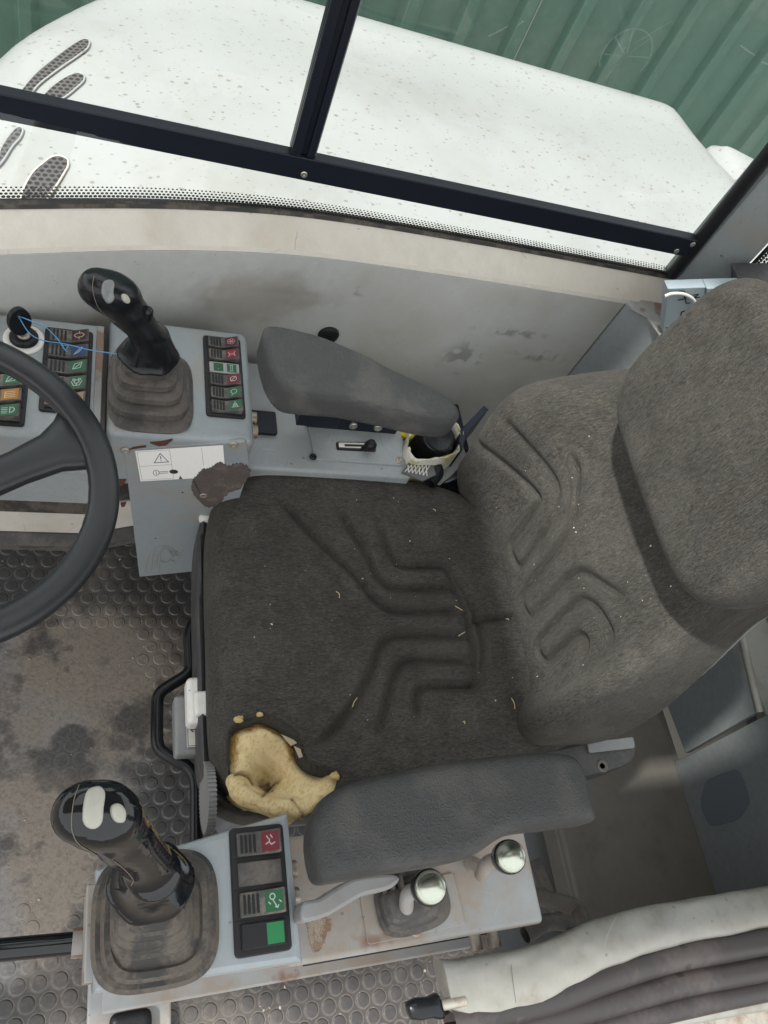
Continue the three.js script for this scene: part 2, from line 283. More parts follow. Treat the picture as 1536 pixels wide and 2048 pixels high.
const hoodTop = (u, v) => 0.56 - 0.05 * ss(1.5, 1.95, v) - 0.05 * ss(0.25, -0.25, u);
function hoodField(x, y, z) { const d2 = sdPoly(hoodPoly, x, -z), t = hoodTop(x, -z), m = (t - 1.0) / 2, h = (t + 1.0) / 2, r = 0.13, a = d2 + r, b = Math.abs(y - m) - h + r; return Math.min(Math.max(a, b), 0) + Math.hypot(Math.max(a, 0), Math.max(b, 0)) - r; }
function march(field, u, v, t0 = 0.3, tmax = 3.5) {
  const d = ray(u, v).normalize(); let t = t0; for (let k = 0; k < 400; k++) { const p = CAM.clone().addScaledVector(d, t), f = field(p.x, p.y, p.z); if (f < 0.0003) { const e = 0.002; const n = V3(field(p.x + e, p.y, p.z) - field(p.x - e, p.y, p.z), field(p.x, p.y + e, p.z) - field(p.x, p.y - e, p.z), field(p.x, p.y, p.z + e) - field(p.x, p.y, p.z - e)).normalize(); return { p, n }; } t += Math.max(f * 0.7, 0.0004); if (t > tmax) break; } return null;
}
const meshTex = (() => { const t = dataTex(256, 256, (u, v) => { const x = u * 32, y = v * 32, o = Math.floor(y) % 2 ? 0.5 : 0, fx = (x + o) % 1 - 0.5, fy = y % 1 - 0.5; const k = ss(0.30, 0.42, Math.hypot(fx, fy)); return lerp3([0.006, 0.006, 0.007], [0.085, 0.08, 0.08], k); }); return t; })();
MAT.ventmesh = mapped(meshTex, 0.35, 0.6);
{
  const h = thing('engine_hood', 'white rounded engine hood speckled with dirt, seen through the side window', 'hood', [0.7, -1.0, -1.5]);
  const body = part(h, 'hood_body', pillow(hoodPoly, 0.13, hoodTop, () => -1.0, 0.028, FLAT), MAT.hood);
  // vent openings on its rounded front corner
  const slots = [
    [[176, 84], [165, 83], [145, 95], [110, 122], [75, 152], [48, 183], [40, 196], [58, 194], [80, 170], [120, 138], [150, 116], [172, 98]],
    [[166, 153], [152, 151], [128, 163], [104, 182], [85, 204], [100, 210], [128, 196], [152, 176], [165, 163]],
    [[46, 262], [34, 262], [16, 282], [2, 305], [-8, 335], [6, 322], [24, 296], [40, 278]],
    [[133, 322], [120, 318], [105, 322], [92, 332], [70, 352], [52, 380], [42, 405], [38, 425], [80, 420], [92, 396], [110, 372], [128, 345], [135, 332]]];
  slots.forEach((s, k) => {
    const sc = s.reduce((a, p) => [a[0] + p[0] / s.length, a[1] + p[1] / s.length], [0, 0]); s = s.map(p => [sc[0] + (p[0] - sc[0]) * 1.12 + (p[1] - sc[1]) * 0.10, sc[1] + (p[1] - sc[1]) * 1.12 + (p[0] - sc[0]) * 0.10]);
    const c = curve(s, true, 44).slice(0, 44).map(p => march(hoodField, p.x, p.y)).filter(Boolean); if (c.length < 10) return;
    const cen = V3(), nn = V3(); c.forEach(q => { cen.add(q.p); nn.add(q.n); }); cen.multiplyScalar(1 / c.length); nn.normalize();
    const mm = march(hoodField, ...(() => { const a = s.reduce((x, p) => [x[0] + p[0] / s.length, x[1] + p[1] / s.length], [0, 0]); return a; })()); const cp = mm ? mm.p : cen;
    const pos = [], idx = []; c.forEach(q => { const w = q.p.clone().addScaledVector(q.n, 0.004); pos.push(w.x, w.y, w.z); }); const w = cp.clone().addScaledVector(nn, 0.004); pos.push(w.x, w.y, w.z);
    for (let i = 0; i < c.length; i++) idx.push(c.length, i, (i + 1) % c.length);
    const g = new THREE.BufferGeometry(); g.setAttribute('position', new THREE.Float32BufferAttribute(pos, 3)); g.setIndex(idx); g.computeVertexNormals();
    const vent = part(h, 'vent_mesh', g, MAT.ventmesh);
    part(vent, 'vent_rim', smoothTube(c.map(q => q.p.clone().addScaledVector(q.n, 0.003)), 0.0018, 90, 8, true), k === 3 ? MAT.cream : MAT.hood);
  });
  part(h, 'rear_cowl', pillow(roundPoly([[1.69, 1.1], [1.93, 1.1], [1.93, 1.9], [1.69, 2.0]], 0.1, 6), 0.08, () => 0.49, () => -1.0, 0.028, FLAT), MAT.hood);
  part(h, 'rear_lamp', pillow(roundPoly([[-0.10, -0.05], [0.10, -0.05], [0.10, 0.05], [-0.10, 0.05]], 0.04, 5), 0.02, () => 0.03, () => -0.02, 0.008, frame(V3(1.93, 0.30, -1.62), V3(0, 0, 1), V3(0, 1, 0), V3(1, 0, 0))), MAT.blackpaint);
}

// ---------------------------------------------------------------- cab floor with a coin-stud rubber mat
const SP = 0.0295, SR = 0.0252;
const studOK = (x, z) => 1;
function wornAt(x, z) { // trodden middle of the mat
  const a = ss(0.235, 0.11, Math.hypot((x + 0.04) * 0.85, z + 0.44)), b = ss(0.19, 0.09, Math.hypot(x + 0.10, (z + 0.17) * 0.9)), n = fbm((x + 3) / 1.2, (z + 3) / 1.2, 9, 3, 41);
  return clamp(Math.max(a, b * 0.8) * 1.25 + (n - 0.5) * 1.3 * (a + b > 0.05 ? 1 : 0.3));
}
const floorTex = dataTex(1536, 1536, (u, v, i, j) => {
  const x = u * 1.2 - 0.5, z = v - 0.85;
  let dmin = 1; const r0 = Math.round((z + 0.8) / SR);
  for (let r = r0 - 1; r <= r0 + 1; r++) { const off = (r & 1) ? SP / 2 : 0, c0 = Math.round((x - off) / SP); const dx = x - off - c0 * SP, dz = z + 0.8 - r * SR; dmin = Math.min(dmin, Math.hypot(dx, dz)); }
  const w = wornAt(x, z), f = fbm(u, v, 7, 6, 30), f2 = fbm(u, v, 14, 5, 33), fine = fbm(u, v, 256, 2, 35), rid = 1 - Math.abs(2 * fbm(u, v, 6, 5, 37) - 1);
  let dust = clamp(0.07 + w * (0.16 + 0.85 * ss(0.40, 0.60, f2)) + 0.5 * w * ss(0.80, 0.96, rid) + 0.25 * ss(0.5, 0.75, f));
  const ring = Math.exp(-Math.pow((dmin - 0.0118) / 0.0013, 2)) * (0.22 + 0.5 * fbm(u, v, 20, 2, 39)) * (1 - 0.55 * w);
  dust = clamp(dust * (0.75 + 0.5 * fine) + ring * 0.75);
  const hue = fbm(u, v, 5, 3, 44); const dc = lerp3([0.255, 0.243, 0.235], [0.27, 0.23, 0.19], ss(0.42, 0.62, hue));
  let c = lerp3([0.030, 0.030, 0.0325], dc, dust * 0.85); const k = 0.85 + 0.3 * fine; c = [c[0] * k, c[1] * k, c[2] * k];
  if (HASH[(i * 7 + j * 1543 + ((i * j) >> 3)) & 65535] > 0.99985) c = [0.5, 0.48, 0.44];
  return c;
});
floorTex.repeat.set(1 / 1.2, 1); floorTex.offset.set(0.5 / 1.2, 0.85);
MAT.floor = std(null, 0.5, { map: floorTex, bumpMap: bumpOf(grainBump, 0.12), bumpScale: 0.0005 });
{
  const f = thing('floor', 'worn black rubber mat with round studs on the cab floor', null, [0.2, 0, -0.4], null, 'structure');
  part(f, 'rubber_mat', rbox(-0.75, 0.72, -0.03, 0, -0.83, 0.16, 0.002), MAT.floor);
  const spots = []; const R = rng(99);
  for (let r = 0; r < 40; r++) for (let c = -26; c < 26; c++) {
    const x = c * SP + ((r & 1) ? SP / 2 : 0), z = -0.8 + r * SR; if (z > 0.13 || z < -0.795 || x < -0.62 || x > 0.68) continue;
    const w = wornAt(x, z); if (w > 0.86) continue;
    const q = V3(x, 0, z).sub(CAM), d = q.dot(camFwd), px = 768 + FOC * q.dot(camRight) / d, py = 1024 + FOC * q.dot(camDown) / d;
    if (px < -60 || px > 1250 || py < 900 || py > 2110) continue;
    // hidden under the seat and the consoles
    if (x > 0.21 && z > -0.62 && z < -0.07 && !(x < 0.24)) continue;
    if (px > 430 && py < 1620) continue;
    spots.push([x, z, 1 - 0.75 * w, d]);
  }
  spots.sort((a, b) => a[3] - b[3]);
  const stud = ([x, z, h]) => { const g = new THREE.LatheGeometry([[0.0115, -0.001], [0.0113, 0.0008 * h], [0.0104, 0.0021 * h], [0.009, 0.0026 * h], [0, 0.0027 * h]].map(p => new THREE.Vector2(p[0], p[1])), 16); return g.translate(x, 0, z); };
  spots.slice(0, 300).forEach(s => part(f, 'stud', stud(s), MAT.floor));
  if (spots.length > 300) { const m = part(f, 'studs', spots.slice(300).map(stud), MAT.floor); m.userData.kind = 'stuff'; }
}

// ---------------------------------------------------------------- right cab wall, sill and window
const wallPts = [[-0.75, -0.56], [-0.5, -0.635], [-0.3, -0.69], [-0.11, -0.747], [0.087, -0.80], [0.254, -0.828], [0.5, -0.838], [0.8, -0.84], [1.0, -0.84]];
const wallCurve = new THREE.CatmullRomCurve3(wallPts.map(p => V3(p[0], 0, p[1]))).getPoints(300);
function wallZ(x) { for (let i = 0; i < wallCurve.length - 1; i++) if (wallCurve[i + 1].x >= x) { const a = wallCurve[i], b = wallCurve[i + 1]; return mix(a.z, b.z, clamp((x - a.x) / (b.x - a.x))); } return -0.84; }
function ribbon(x0, x1, n, prof, zf = wallZ) { // closed profile [out, y] swept along x
  const pos = [], nrm = [], m = prof.length;
  for (let i = 0; i < n; i++) for (let k = 0; k < m; k++) {
    const xa = mix(x0, x1, i / n), xb = mix(x0, x1, (i + 1) / n), a = prof[k], b = prof[(k + 1) % m];
    const A = [xa, a[1], zf(xa) - a[0]], B = [xb, a[1], zf(xb) - a[0]], C = [xb, b[1], zf(xb) - b[0]], D = [xa, b[1], zf(xa) - b[0]];
    const dz = b[0] - a[0], dy = b[1] - a[1], l = Math.hypot(dz, dy) || 1; const N = [0, dz / l, dy / l];
    for (const q of [A, B, C, A, C, D]) { pos.push(...q); nrm.push(...N); }
  }
  const g = new THREE.BufferGeometry(); g.setAttribute('position', new THREE.Float32BufferAttribute(pos, 3)); g.setAttribute('normal', new THREE.Float32BufferAttribute(nrm, 3)); return g;
}
{
  const w = thing('cab_side_wall', 'smudged grey cab side wall with cream sill below the side window', 'wall', [0.3, 0, -0.82]);
  part(w, 'wall_panel', ribbon(-0.75, 0.80, 90, [[0, 0.3], [0, 0.742], [0.03, 0.742], [0.03, 0.3]]), MAT.wall);
  part(w, 'sill', ribbon(-0.75, 0.905, 90, [[0.001, 0.7425], [0.004, 0.748], [0.037, 0.777], [0.05, 0.779], [0.05, 0.7425]]), MAT.cream, { label: 'cream painted sill' });
  part(w, 'sill_edge_strip', ribbon(-0.75, 0.905, 90, [[0.036, 0.7775], [0.0385, 0.782], [0.048, 0.783], [0.05, 0.7795]]), MAT.rubber);
  const z0 = x => Math.min(wallZ(x) + 0.0, -0.778) ;
  part(w, 'lower_panel', ribbon(-0.75, 0.80, 40, [[0.0, 0.13], [0.0, 0.3], [0.02, 0.3], [0.02, 0.13]], z0), MAT.rubber, { label: 'dark dirty lower lining' });
  part(w, 'kick_panel', ribbon(-0.75, 0.80, 40, [[-0.004, 0.03], [-0.004, 0.13], [0.02, 0.13], [0.02, 0.03]], z0), MAT.cream, { label: 'cream kick panel' });
  part(w, 'floor_trim', ribbon(-0.75, 0.80, 40, [[-0.03, 0.0005], [-0.027, 0.016], [-0.008, 0.03], [0.02, 0.03], [0.02, 0.0005]], z0), MAT.rubberdusty);
  const q = onZ(657, 672, wallZ(0.35) + 0.004); part(w, 'round_cap', capPost(V3(q.x, q.y, wallZ(q.x) - 0.001), V3(0, 0, 1), [[0.017, 0], [0.017, 0.003], [0.0145, 0.007], [0.006, 0.008], [0.005, 0.006], [0, 0.006]]), MAT.black, { label: 'round black plastic cap' });
}
function ruled(fa, fb, x0, x1, n, uvw) {
  const pos = [], uv = [], idx = []; for (let i = 0; i <= n; i++) { const x = mix(x0, x1, i / n), a = fa(x), b = fb(x); pos.push(a.x, a.y, a.z, b.x, b.y, b.z); uv.push(x / uvw, 0, x / uvw, 1); if (i < n) { const k = 2 * i; idx.push(k, k + 2, k + 1, k + 1, k + 2, k + 3); } }
  const g = new THREE.BufferGeometry(); g.setAttribute('position', new THREE.Float32BufferAttribute(pos, 3)); g.setAttribute('uv', new THREE.Float32BufferAttribute(uv, 2)); g.setIndex(idx); g.computeVertexNormals(); return g;
}
const ZR = -0.87;
const gLow = x => V3(x, 0.779, wallZ(x) - 0.043), gHigh = x => V3(x, 0.852, ZR - 0.004);
const fritAlpha = dataTex(128, 128, (u, v) => { // v = 0 at the sill: solid band, then rows of shrinking dots
  if (v < 0.2) return 1; const t = (v - 0.2) / 0.8, row = Math.floor(t * 5), fy = (t * 5) % 1 - 0.5, fx = ((u * 4 + (row & 1) * 0.5) % 1) - 0.5, r = 0.50 - 0.06 * row; return ss(r + 0.05, r - 0.05, Math.hypot(fx, fy * 0.95)); }, false);
fritAlpha.wrapT = THREE.ClampToEdgeWrapping;
MAT.frit = std([0.01, 0.011, 0.012], 0.4, { alphaMap: fritAlpha, transparent: true, alphaTest: 0.5, side: THREE.DoubleSide });
{
  const w = thing('side_window', 'side window with black horizontal rail, centre mullion and dotted glass edge', 'window', [0.3, 0.78, ZR]);
  const rail = part(w, 'window_rail', rbox(-0.75, 0.862, 0.833, 0.8655, ZR - 0.012, ZR + 0.006, 0.002), MAT.blackpaint);
  for (const [u, v] of [[608, 349], [1353, 502], [1392, 490]]) { const p = onZ(u, v, ZR + 0.006); p.x = Math.min(p.x, 0.857); part(rail, 'screw', capPost(V3(p.x, clamp(p.y, 0.838, 0.86), ZR + 0.0055), V3(0, 0, 1), [[0.0045, 0], [0.0042, 0.0014], [0.0015, 0.0018], [0.001, 0.0008], [0, 0.0008]], 14), MAT.steel); }
  const mx = 0.232;
  const mull = part(w, 'mullion', [rbox(mx - 0.017, mx + 0.014, 0.866, 1.75, ZR - 0.014, ZR + 0.0, 0.002), rbox(mx - 0.017, mx - 0.004, 0.866, 1.75, ZR + 0.0002, ZR + 0.007, 0.002), rbox(mx + 0.004, mx + 0.014, 0.866, 1.75, ZR + 0.0002, ZR + 0.005, 0.002)], MAT.blackpaint);
  part(mull, 'seal_lip', rbox(mx + 0.0145, mx + 0.0165, 0.866, 1.75, ZR - 0.006, ZR - 0.001, 0.0008), MAT.greyplastic);
  const pane = (x0, x1, z) => new THREE.BoxGeometry(x1 - x0, 0.9, 0.004).translate((x0 + x1) / 2, 0.8665 + 0.45, z);
  const pm = (n, g) => { g = g.index ? g.toNonIndexed() : g; const m = part(w, n, g, MAT.glass); m.castShadow = false; return m; };
  pm('glass_pane', new THREE.PlaneGeometry(mx - 0.018 + 0.75, 0.9).translate((mx - 0.018 - 0.75) / 2, 0.8665 + 0.45, ZR - 0.006));
  pm('glass_pane', new THREE.PlaneGeometry(0.865 - mx - 0.014, 0.9).translate((0.865 + mx + 0.014) / 2, 0.8665 + 0.45, ZR - 0.010));
  pm('lower_glass_pane', ruled(gLow, gHigh, -0.75, 0.885, 60, 0.02));
  const fr = x => { const a = gLow(x), b = gHigh(x), d = b.clone().sub(a).normalize(); return a.addScaledVector(d, 0.021).add(V3(0, 0, 0.0015)); };
  part(w, 'dotted_border', ruled(x => gLow(x).add(V3(0, 0, 0.0015)), fr, -0.75, 0.882, 120, 0.0205), MAT.frit, { keepUV: true });
  // round mark left on the glass
  const ring = []; const q = onZ(1252, 112, ZR - 0.008);
  ring.push(new THREE.RingGeometry(0.031, 0.0325, 40, 1, -0.4, 4.2).translate(q.x, q.y, ZR - 0.008));
  for (const a of [0.2, 1.0, 1.9, 2.6, 3.3, 4.4]) ring.push(new THREE.PlaneGeometry(0.026, a % 1 > 0.5 ? 0.0022 : 0.001).translate(0.017, 0, 0).rotateZ(a).translate(q.x, q.y, ZR - 0.008));
  part(w, 'residue_mark', ring, std([0.55, 0.6, 0.56], 0.8, { transparent: true, opacity: 0.18, side: THREE.DoubleSide }), { label: 'faint round residue mark on the glass' });
}
// rear pillar, rear window edge
{
  const p = thing('cab_pillar', 'grey painted cab corner pillar with black rubber gasket', 'pillar', [0.9, 0, -0.85]);
  const A = [[0.872, 0.895], [0.885, 0.868], [0.958, 0.842], [0.972, 0.86], [0.972, 0.90]];
  part(p, 'pillar_post', prism(A, FLAT, 0.78, 1.72, 0.002), MAT.greypanel);
  part(p, 'gasket', rodGeo(V3(0.872, 0.79, -0.872), V3(0.853, 1.4, -0.872), 0.011, 12), MAT.black);
  const r = thing('rear_window', 'rear window glass with black dotted edge behind the headrest', 'window', [0.97, 0.8, -0.7]);
  const a0 = V3(0.966, 0.80, -0.845), dirv = V3(0.25, 0, 0.97).normalize();
  const gm = (s0, s1, y0, y1) => { const a = a0.clone().addScaledVector(dirv, s0), b = a0.clone().addScaledVector(dirv, s1); const g = new THREE.BufferGeometry(); g.setAttribute('position', new THREE.Float32BufferAttribute([a.x, y0, a.z, b.x, y0, b.z, b.x, y1, b.z, a.x, y0, a.z, b.x, y1, b.z, a.x, y1, a.z], 3)); g.setAttribute('uv', new THREE.Float32BufferAttribute([0, 0, 0, 1, 49 * (y1 - y0), 1, 0, 0, 49 * (y1 - y0), 1, 49 * (y1 - y0), 0].map((q, i) => q), 2)); g.computeVertexNormals(); return g; };
  part(r, 'glass_pane', gm(0, 0.8, 0.8, 1.7), MAT.glass).castShadow = false;
  const fg = gm(0, 0.035, 0.8, 1.7); fg.translate(-0.0015, 0, 0); part(r, 'dotted_border', fg, MAT.frit, { keepUV: true });
  // rear body seen through it
  const b = thing('machine_body', 'white rear machine body outside the rear window', 'machine body', [1.5, -1, -0.6]);
  part(b, 'body_panel', pillow(roundPoly([[1.36, 0.1], [1.85, 0.1], [1.85, 0.985], [1.36, 0.985]], 0.08, 6), 0.06, () => 0.6, () => -1, 0.035, FLAT), MAT.hood);
}
// ---------------------------------------------------------------- operator seat
const fabricTex = dataTex(1024, 1024, (u, v, i, j) => {
  const a = vn(u * 480, v * 80, 240, 1), b = vn(u * 300, v * 50, 150, 2), h = HASH[(i * 313 + j * 1777 + ((i * j) & 1023)) & 65535], l = fbm(u, v, 10, 4, 5), m = vn(u * 230, v * 230, 230, 4);
  const s = 0.02 + 1.08 * (0.5 * a + 0.35 * b + 0.12 * h + 0.22 * m) * (0.75 + 0.5 * l) + 0.35 * Math.pow(a * m, 3);
  const t = fbm(u, v, 60, 2, 8) - 0.5;
  const du = 0.09 * ss(0.46, 0.7, fbm(u, v, 7, 5, 77)) * (0.4 + 1.2 * m); return lerp3([0.063 * s * (1 + 0.12 * t), 0.0585 * s, 0.051 * s * (1 - 0.12 * t)], [0.17, 0.16, 0.14], du);
});
const fabricBump = dataTex(1024, 1024, (u, v, i, j) => 0.5 * vn(u * 480, v * 80, 240, 1) + 0.3 * vn(u * 230, v * 230, 230, 4) + 0.2 * HASH[(i * 313 + j * 1777) & 65535], false);
const fabric = (size, k = 1, turn = 0) => { const a = bumpOf(fabricTex, size), b = bumpOf(fabricBump, size); a.rotation = b.rotation = turn; a.colorSpace = THREE.SRGBColorSpace; return std([k, k, k], 0.95, { map: a, bumpMap: b, bumpScale: 0.0011, sheen: 0.3, sheenRoughness: 0.6, sheenColor: new THREE.Color(0.32, 0.32, 0.28) }); };
MAT.fabric = fabric(0.28); MAT.fabricCushion = fabric(0.28, 1, Math.PI / 2);
const pl2 = (pix, y) => curve(pix.map(([u, v]) => { const p = onY(u, v, y); return [p.x, -p.z]; }), false, pix.length * 4, 0.4).map(p => [p.x, p.y]);
const SEATZ = -0.41, RHO = 14 * Math.PI / 180;
const bO = V3(0.62, 0.5, SEATZ), bU = V3(0, 0, 1), bV = V3(Math.sin(RHO), Math.cos(RHO), 0), bN = V3(-Math.cos(RHO), Math.sin(RHO), 0), BACK = frame(bO, bU, bV, bN);
const onBack = (pix, n) => { const q = pix.map(([u, v]) => { const p = onPlane(u, v, bN, bN.dot(bO) + n).sub(bO); return [p.dot(bU), p.dot(bV)]; }); return curve(q, false, pix.length * 4, 0.4).map(p => [p.x, p.y]); };
const seat = thing('operator_seat', 'dark grey fabric operator seat with a torn corner showing yellow foam', 'seat', [0.42, 0, SEATZ]);
const foamPix = [[461, 1492], [463, 1466], [478, 1450], [500, 1444], [522, 1437], [545, 1444], [568, 1456], [586, 1472], [598, 1490], [601, 1506], [608, 1522], [624, 1538], [650, 1546], [671, 1553], [670, 1570], [655, 1588], [630, 1606], [606, 1628], [575, 1624], [545, 1614], [510, 1604], [486, 1596], [470, 1580], [466, 1555], [462, 1525]];
const foamPoly = curve(foamPix.map(([u, v]) => { const p = onY(u, v, 0.52); return [p.x, -p.z]; }), true, 120).slice(0, 120).map(p => [p.x, p.y]);
const cushPoly = curve([[0.147, 0.36], [0.146, 0.25], [0.152, 0.205], [0.175, 0.172], [0.24, 0.156], [0.40, 0.158], [0.58, 0.168], [0.65, 0.2], [0.66, 0.36], [0.65, 0.5], [0.60, 0.575], [0.53, 0.612], [0.42, 0.628], [0.30, 0.632], [0.225, 0.625], [0.175, 0.595], [0.154, 0.54], [0.148, 0.45]], true, 140).slice(0, 140).map(p => [p.x, p.y]);
const cushGrooves = [
  [[545, 985], [559, 996], [605, 1046], [655, 1096], [710, 1146], [746, 1192], [778, 1217], [810, 1222], [925, 1221]],
  [[668, 990], [692, 1041], [728, 1096], [751, 1146], [774, 1169], [801, 1176], [912, 1176]],
  [[750, 1020], [765, 1069], [778, 1105], [797, 1126], [819, 1131], [885, 1131], [900, 1145], [908, 1170], [928, 1210], [939, 1255], [949, 1296], [953, 1337], [945, 1368]],
  [[615, 1510], [673, 1456], [719, 1392], [746, 1337], [760, 1296], [783, 1274], [810, 1270], [942, 1271]],
  [[751, 1497], [769, 1429], [787, 1360], [801, 1331], [828, 1320], [947, 1321]],
  [[840, 1474], [833, 1406], [837, 1383], [856, 1373], [940, 1371], [963, 1358], [970, 1310], [960, 1246], [938, 1192], [908, 1138]]].map(p => pl2(p, 0.53));
const cushSeam = pl2([[951, 1240], [985, 1238], [1030, 1235]], 0.53);
const cushTop = (u, v) => {
  let t = 0.532 + 0.010 * ss(0.22, 0.15, v) + 0.010 * ss(0.57, 0.63, v) - 0.006 * ss(0.24, 0.14, u) + 0.003 * (fbm((u + 2) / 4, (v + 2) / 4, 24, 2, 6) - 0.5);
  for (const g of cushGrooves) { const d = dLine(g, u, v); if (d < 0.03) { const e = g[0], de = Math.hypot(u - e[0], v - e[1]), e2 = g[g.length - 1], d3 = Math.hypot(u - e2[0], v - e2[1]); t -= 0.0125 * Math.exp(-Math.pow(d / 0.0056, 2)) * ss(0, 0.045, de) * (0.4 + 0.6 * ss(0, 0.02, d3)); } }
  const ds = dLine(cushSeam, u, v); t -= 0.012 * Math.exp(-Math.pow(ds / 0.0045, 2));
  const df = sdPoly(foamPoly, u, v); t -= 0.05 * ss(0.003, -0.007, df) + 0.04 * ss(-0.006, -0.014, df); return t;
};
part(seat, 'cushion', pillow(cushPoly, 0.042, cushTop, () => 0.435, 0.003, FLAT), MAT.fabricCushion, { keepUV: true });
// exposed foam
{
  const pit = onY(540, 1556, 0.52), lip = pl2([[472, 1560], [482, 1582], [515, 1600], [560, 1612], [605, 1612], [640, 1592], [668, 1560]], 0.525), crack = [pl2([[468, 1553], [480, 1545], [500, 1548], [512, 1560]], 0.52), pl2([[585, 1600], [595, 1612], [606, 1628]], 0.52), pl2([[520, 1600], [545, 1575], [560, 1560]], 0.5)], rimc = pl2([[478, 1520], [490, 1480], [520, 1462], [560, 1475], [590, 1510]], 0.52);
  const g = pillow(foamPoly, 0.009, (u, v, d) => {
    let t = 0.514 - 0.026 * Math.exp(-(Math.pow((u - pit.x) / 0.016, 2) + Math.pow((v + pit.z) / 0.012, 2))) - 0.022 * Math.exp(-Math.pow(Math.hypot(u - pit.x - 0.010, v + pit.z - 0.012) / 0.026, 2));
    for (const c of crack) t -= 0.007 * Math.exp(-Math.pow(dLine(c, u, v) / 0.0018, 2)); t += 0.005 * (fbm((u + 1) / 2, (v + 1) / 2, 60, 3, 3) - 0.5);
    return t - 0.007 * ss(-0.012, 0, d);
  }, () => 0.43, 0.0018, FLAT, (d, u, v, n) => { const w = 0.0105 + 0.004 * (fbm((u + 1) * 2, (v + n + 1) * 2, 40, 2, 31) - 0.5), dl = Math.hypot(dLine(lip, u, v), (n - 0.514) * 1.15) - w, k = 0.007, h = clamp(0.5 + 0.5 * (dl - d) / k); let o = mix(dl, d, h) - k * h * (1 - h); for (const c of crack) o += 0.004 * Math.exp(-Math.pow(dLine(c, u, v) / 0.0014, 2)); return o; }, 0.02);
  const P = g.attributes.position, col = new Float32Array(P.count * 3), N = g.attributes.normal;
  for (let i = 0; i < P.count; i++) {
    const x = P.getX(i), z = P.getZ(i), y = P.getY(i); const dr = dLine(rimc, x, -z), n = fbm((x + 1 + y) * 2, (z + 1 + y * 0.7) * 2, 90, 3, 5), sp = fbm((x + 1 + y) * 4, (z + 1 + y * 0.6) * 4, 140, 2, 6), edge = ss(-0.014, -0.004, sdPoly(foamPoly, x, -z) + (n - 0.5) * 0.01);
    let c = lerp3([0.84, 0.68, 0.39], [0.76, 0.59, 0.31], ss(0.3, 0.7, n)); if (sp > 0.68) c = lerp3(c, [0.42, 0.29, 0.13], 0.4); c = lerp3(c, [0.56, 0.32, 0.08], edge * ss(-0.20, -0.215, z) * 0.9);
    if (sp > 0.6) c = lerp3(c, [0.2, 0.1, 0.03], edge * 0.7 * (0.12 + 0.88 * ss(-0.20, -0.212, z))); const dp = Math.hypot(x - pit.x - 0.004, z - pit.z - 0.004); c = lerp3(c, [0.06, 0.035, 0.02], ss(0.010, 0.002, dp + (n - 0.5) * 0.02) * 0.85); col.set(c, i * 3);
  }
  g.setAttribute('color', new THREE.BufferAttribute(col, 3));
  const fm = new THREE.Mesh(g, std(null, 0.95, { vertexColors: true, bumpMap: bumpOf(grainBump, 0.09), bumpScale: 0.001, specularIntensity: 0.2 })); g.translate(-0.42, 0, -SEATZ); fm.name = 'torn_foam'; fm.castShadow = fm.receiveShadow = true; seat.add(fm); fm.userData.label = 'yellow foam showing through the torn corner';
  // frayed threads of the torn cover
  { const R = rng(61), tm = std([0.03, 0.028, 0.025], 0.95); for (let i = 0; i < 26; i++) { const k = Math.floor((0.02 + 0.5 * (i + R() * 0.8) / 26) * 120), q = foamPoly[k % 120], q2 = foamPoly[(k + 3) % 120]; const nx = (q2[1] - q[1]), ny = -(q2[0] - q[0]), l = Math.hypot(nx, ny) || 1, s = (R() - 0.6) * 0.012, b = V3(q[0], 0.5265, -q[1]); part(seat, 'frayed_thread', smoothTube([b.clone().add(V3(-nx / l * 0.004, 0.001, ny / l * 0.004)), b.clone().add(V3((R() - 0.5) * 0.004, 0.003, (R() - 0.5) * 0.004)), b.clone().add(V3(nx / l * s + (R() - 0.5) * 0.008, 0.002 + R() * 0.004, -ny / l * s + (R() - 0.5) * 0.008))], 0.0005, 8, 4), tm); } }
  // loose crumbs and flaps of foam
  for (const [u, v, r, s] of [[478, 1438, 0.0052, 1], [521, 1429, 0.004, 2], [668, 1552, 0.006, 3]]) { const p = onY(u, v, 0.531); part(seat, 'foam_crumb', sdfMesh((x, y, z) => Math.hypot(x, y * 1.7, z * 1.3) - r * (0.25 + 1.5 * fbm((x + 1) * 3, (z + y + 1) * 3, 64, 3, s)), [-0.009, -0.009, -0.009], [0.009, 0.009, 0.009], 0.0012).translate(p.x, p.y, p.z), std([0.5, 0.37, 0.17], 0.95)); }
  for (const pix of [[[464, 1572], [486, 1594], [512, 1602], [524, 1620], [488, 1622], [466, 1608]], [[545, 1612], [600, 1628], [606, 1640], [548, 1628]]]) part(seat, 'foam_flap', prism(flatPoly(pix, 0.483), FLAT, 0.482, 0.4855, 0.001), std([0.36, 0.29, 0.17], 0.95));
  for (const pix of [[[562, 1468], [588, 1480], [594, 1486], [582, 1492]], [[588, 1492], [601, 1498], [606, 1514], [598, 1516]]]) part(seat, 'foam_flap', prism(flatPoly(pix, 0.530), FLAT, 0.5285, 0.5305, 0.0008), std([0.40, 0.33, 0.22], 0.95));
}
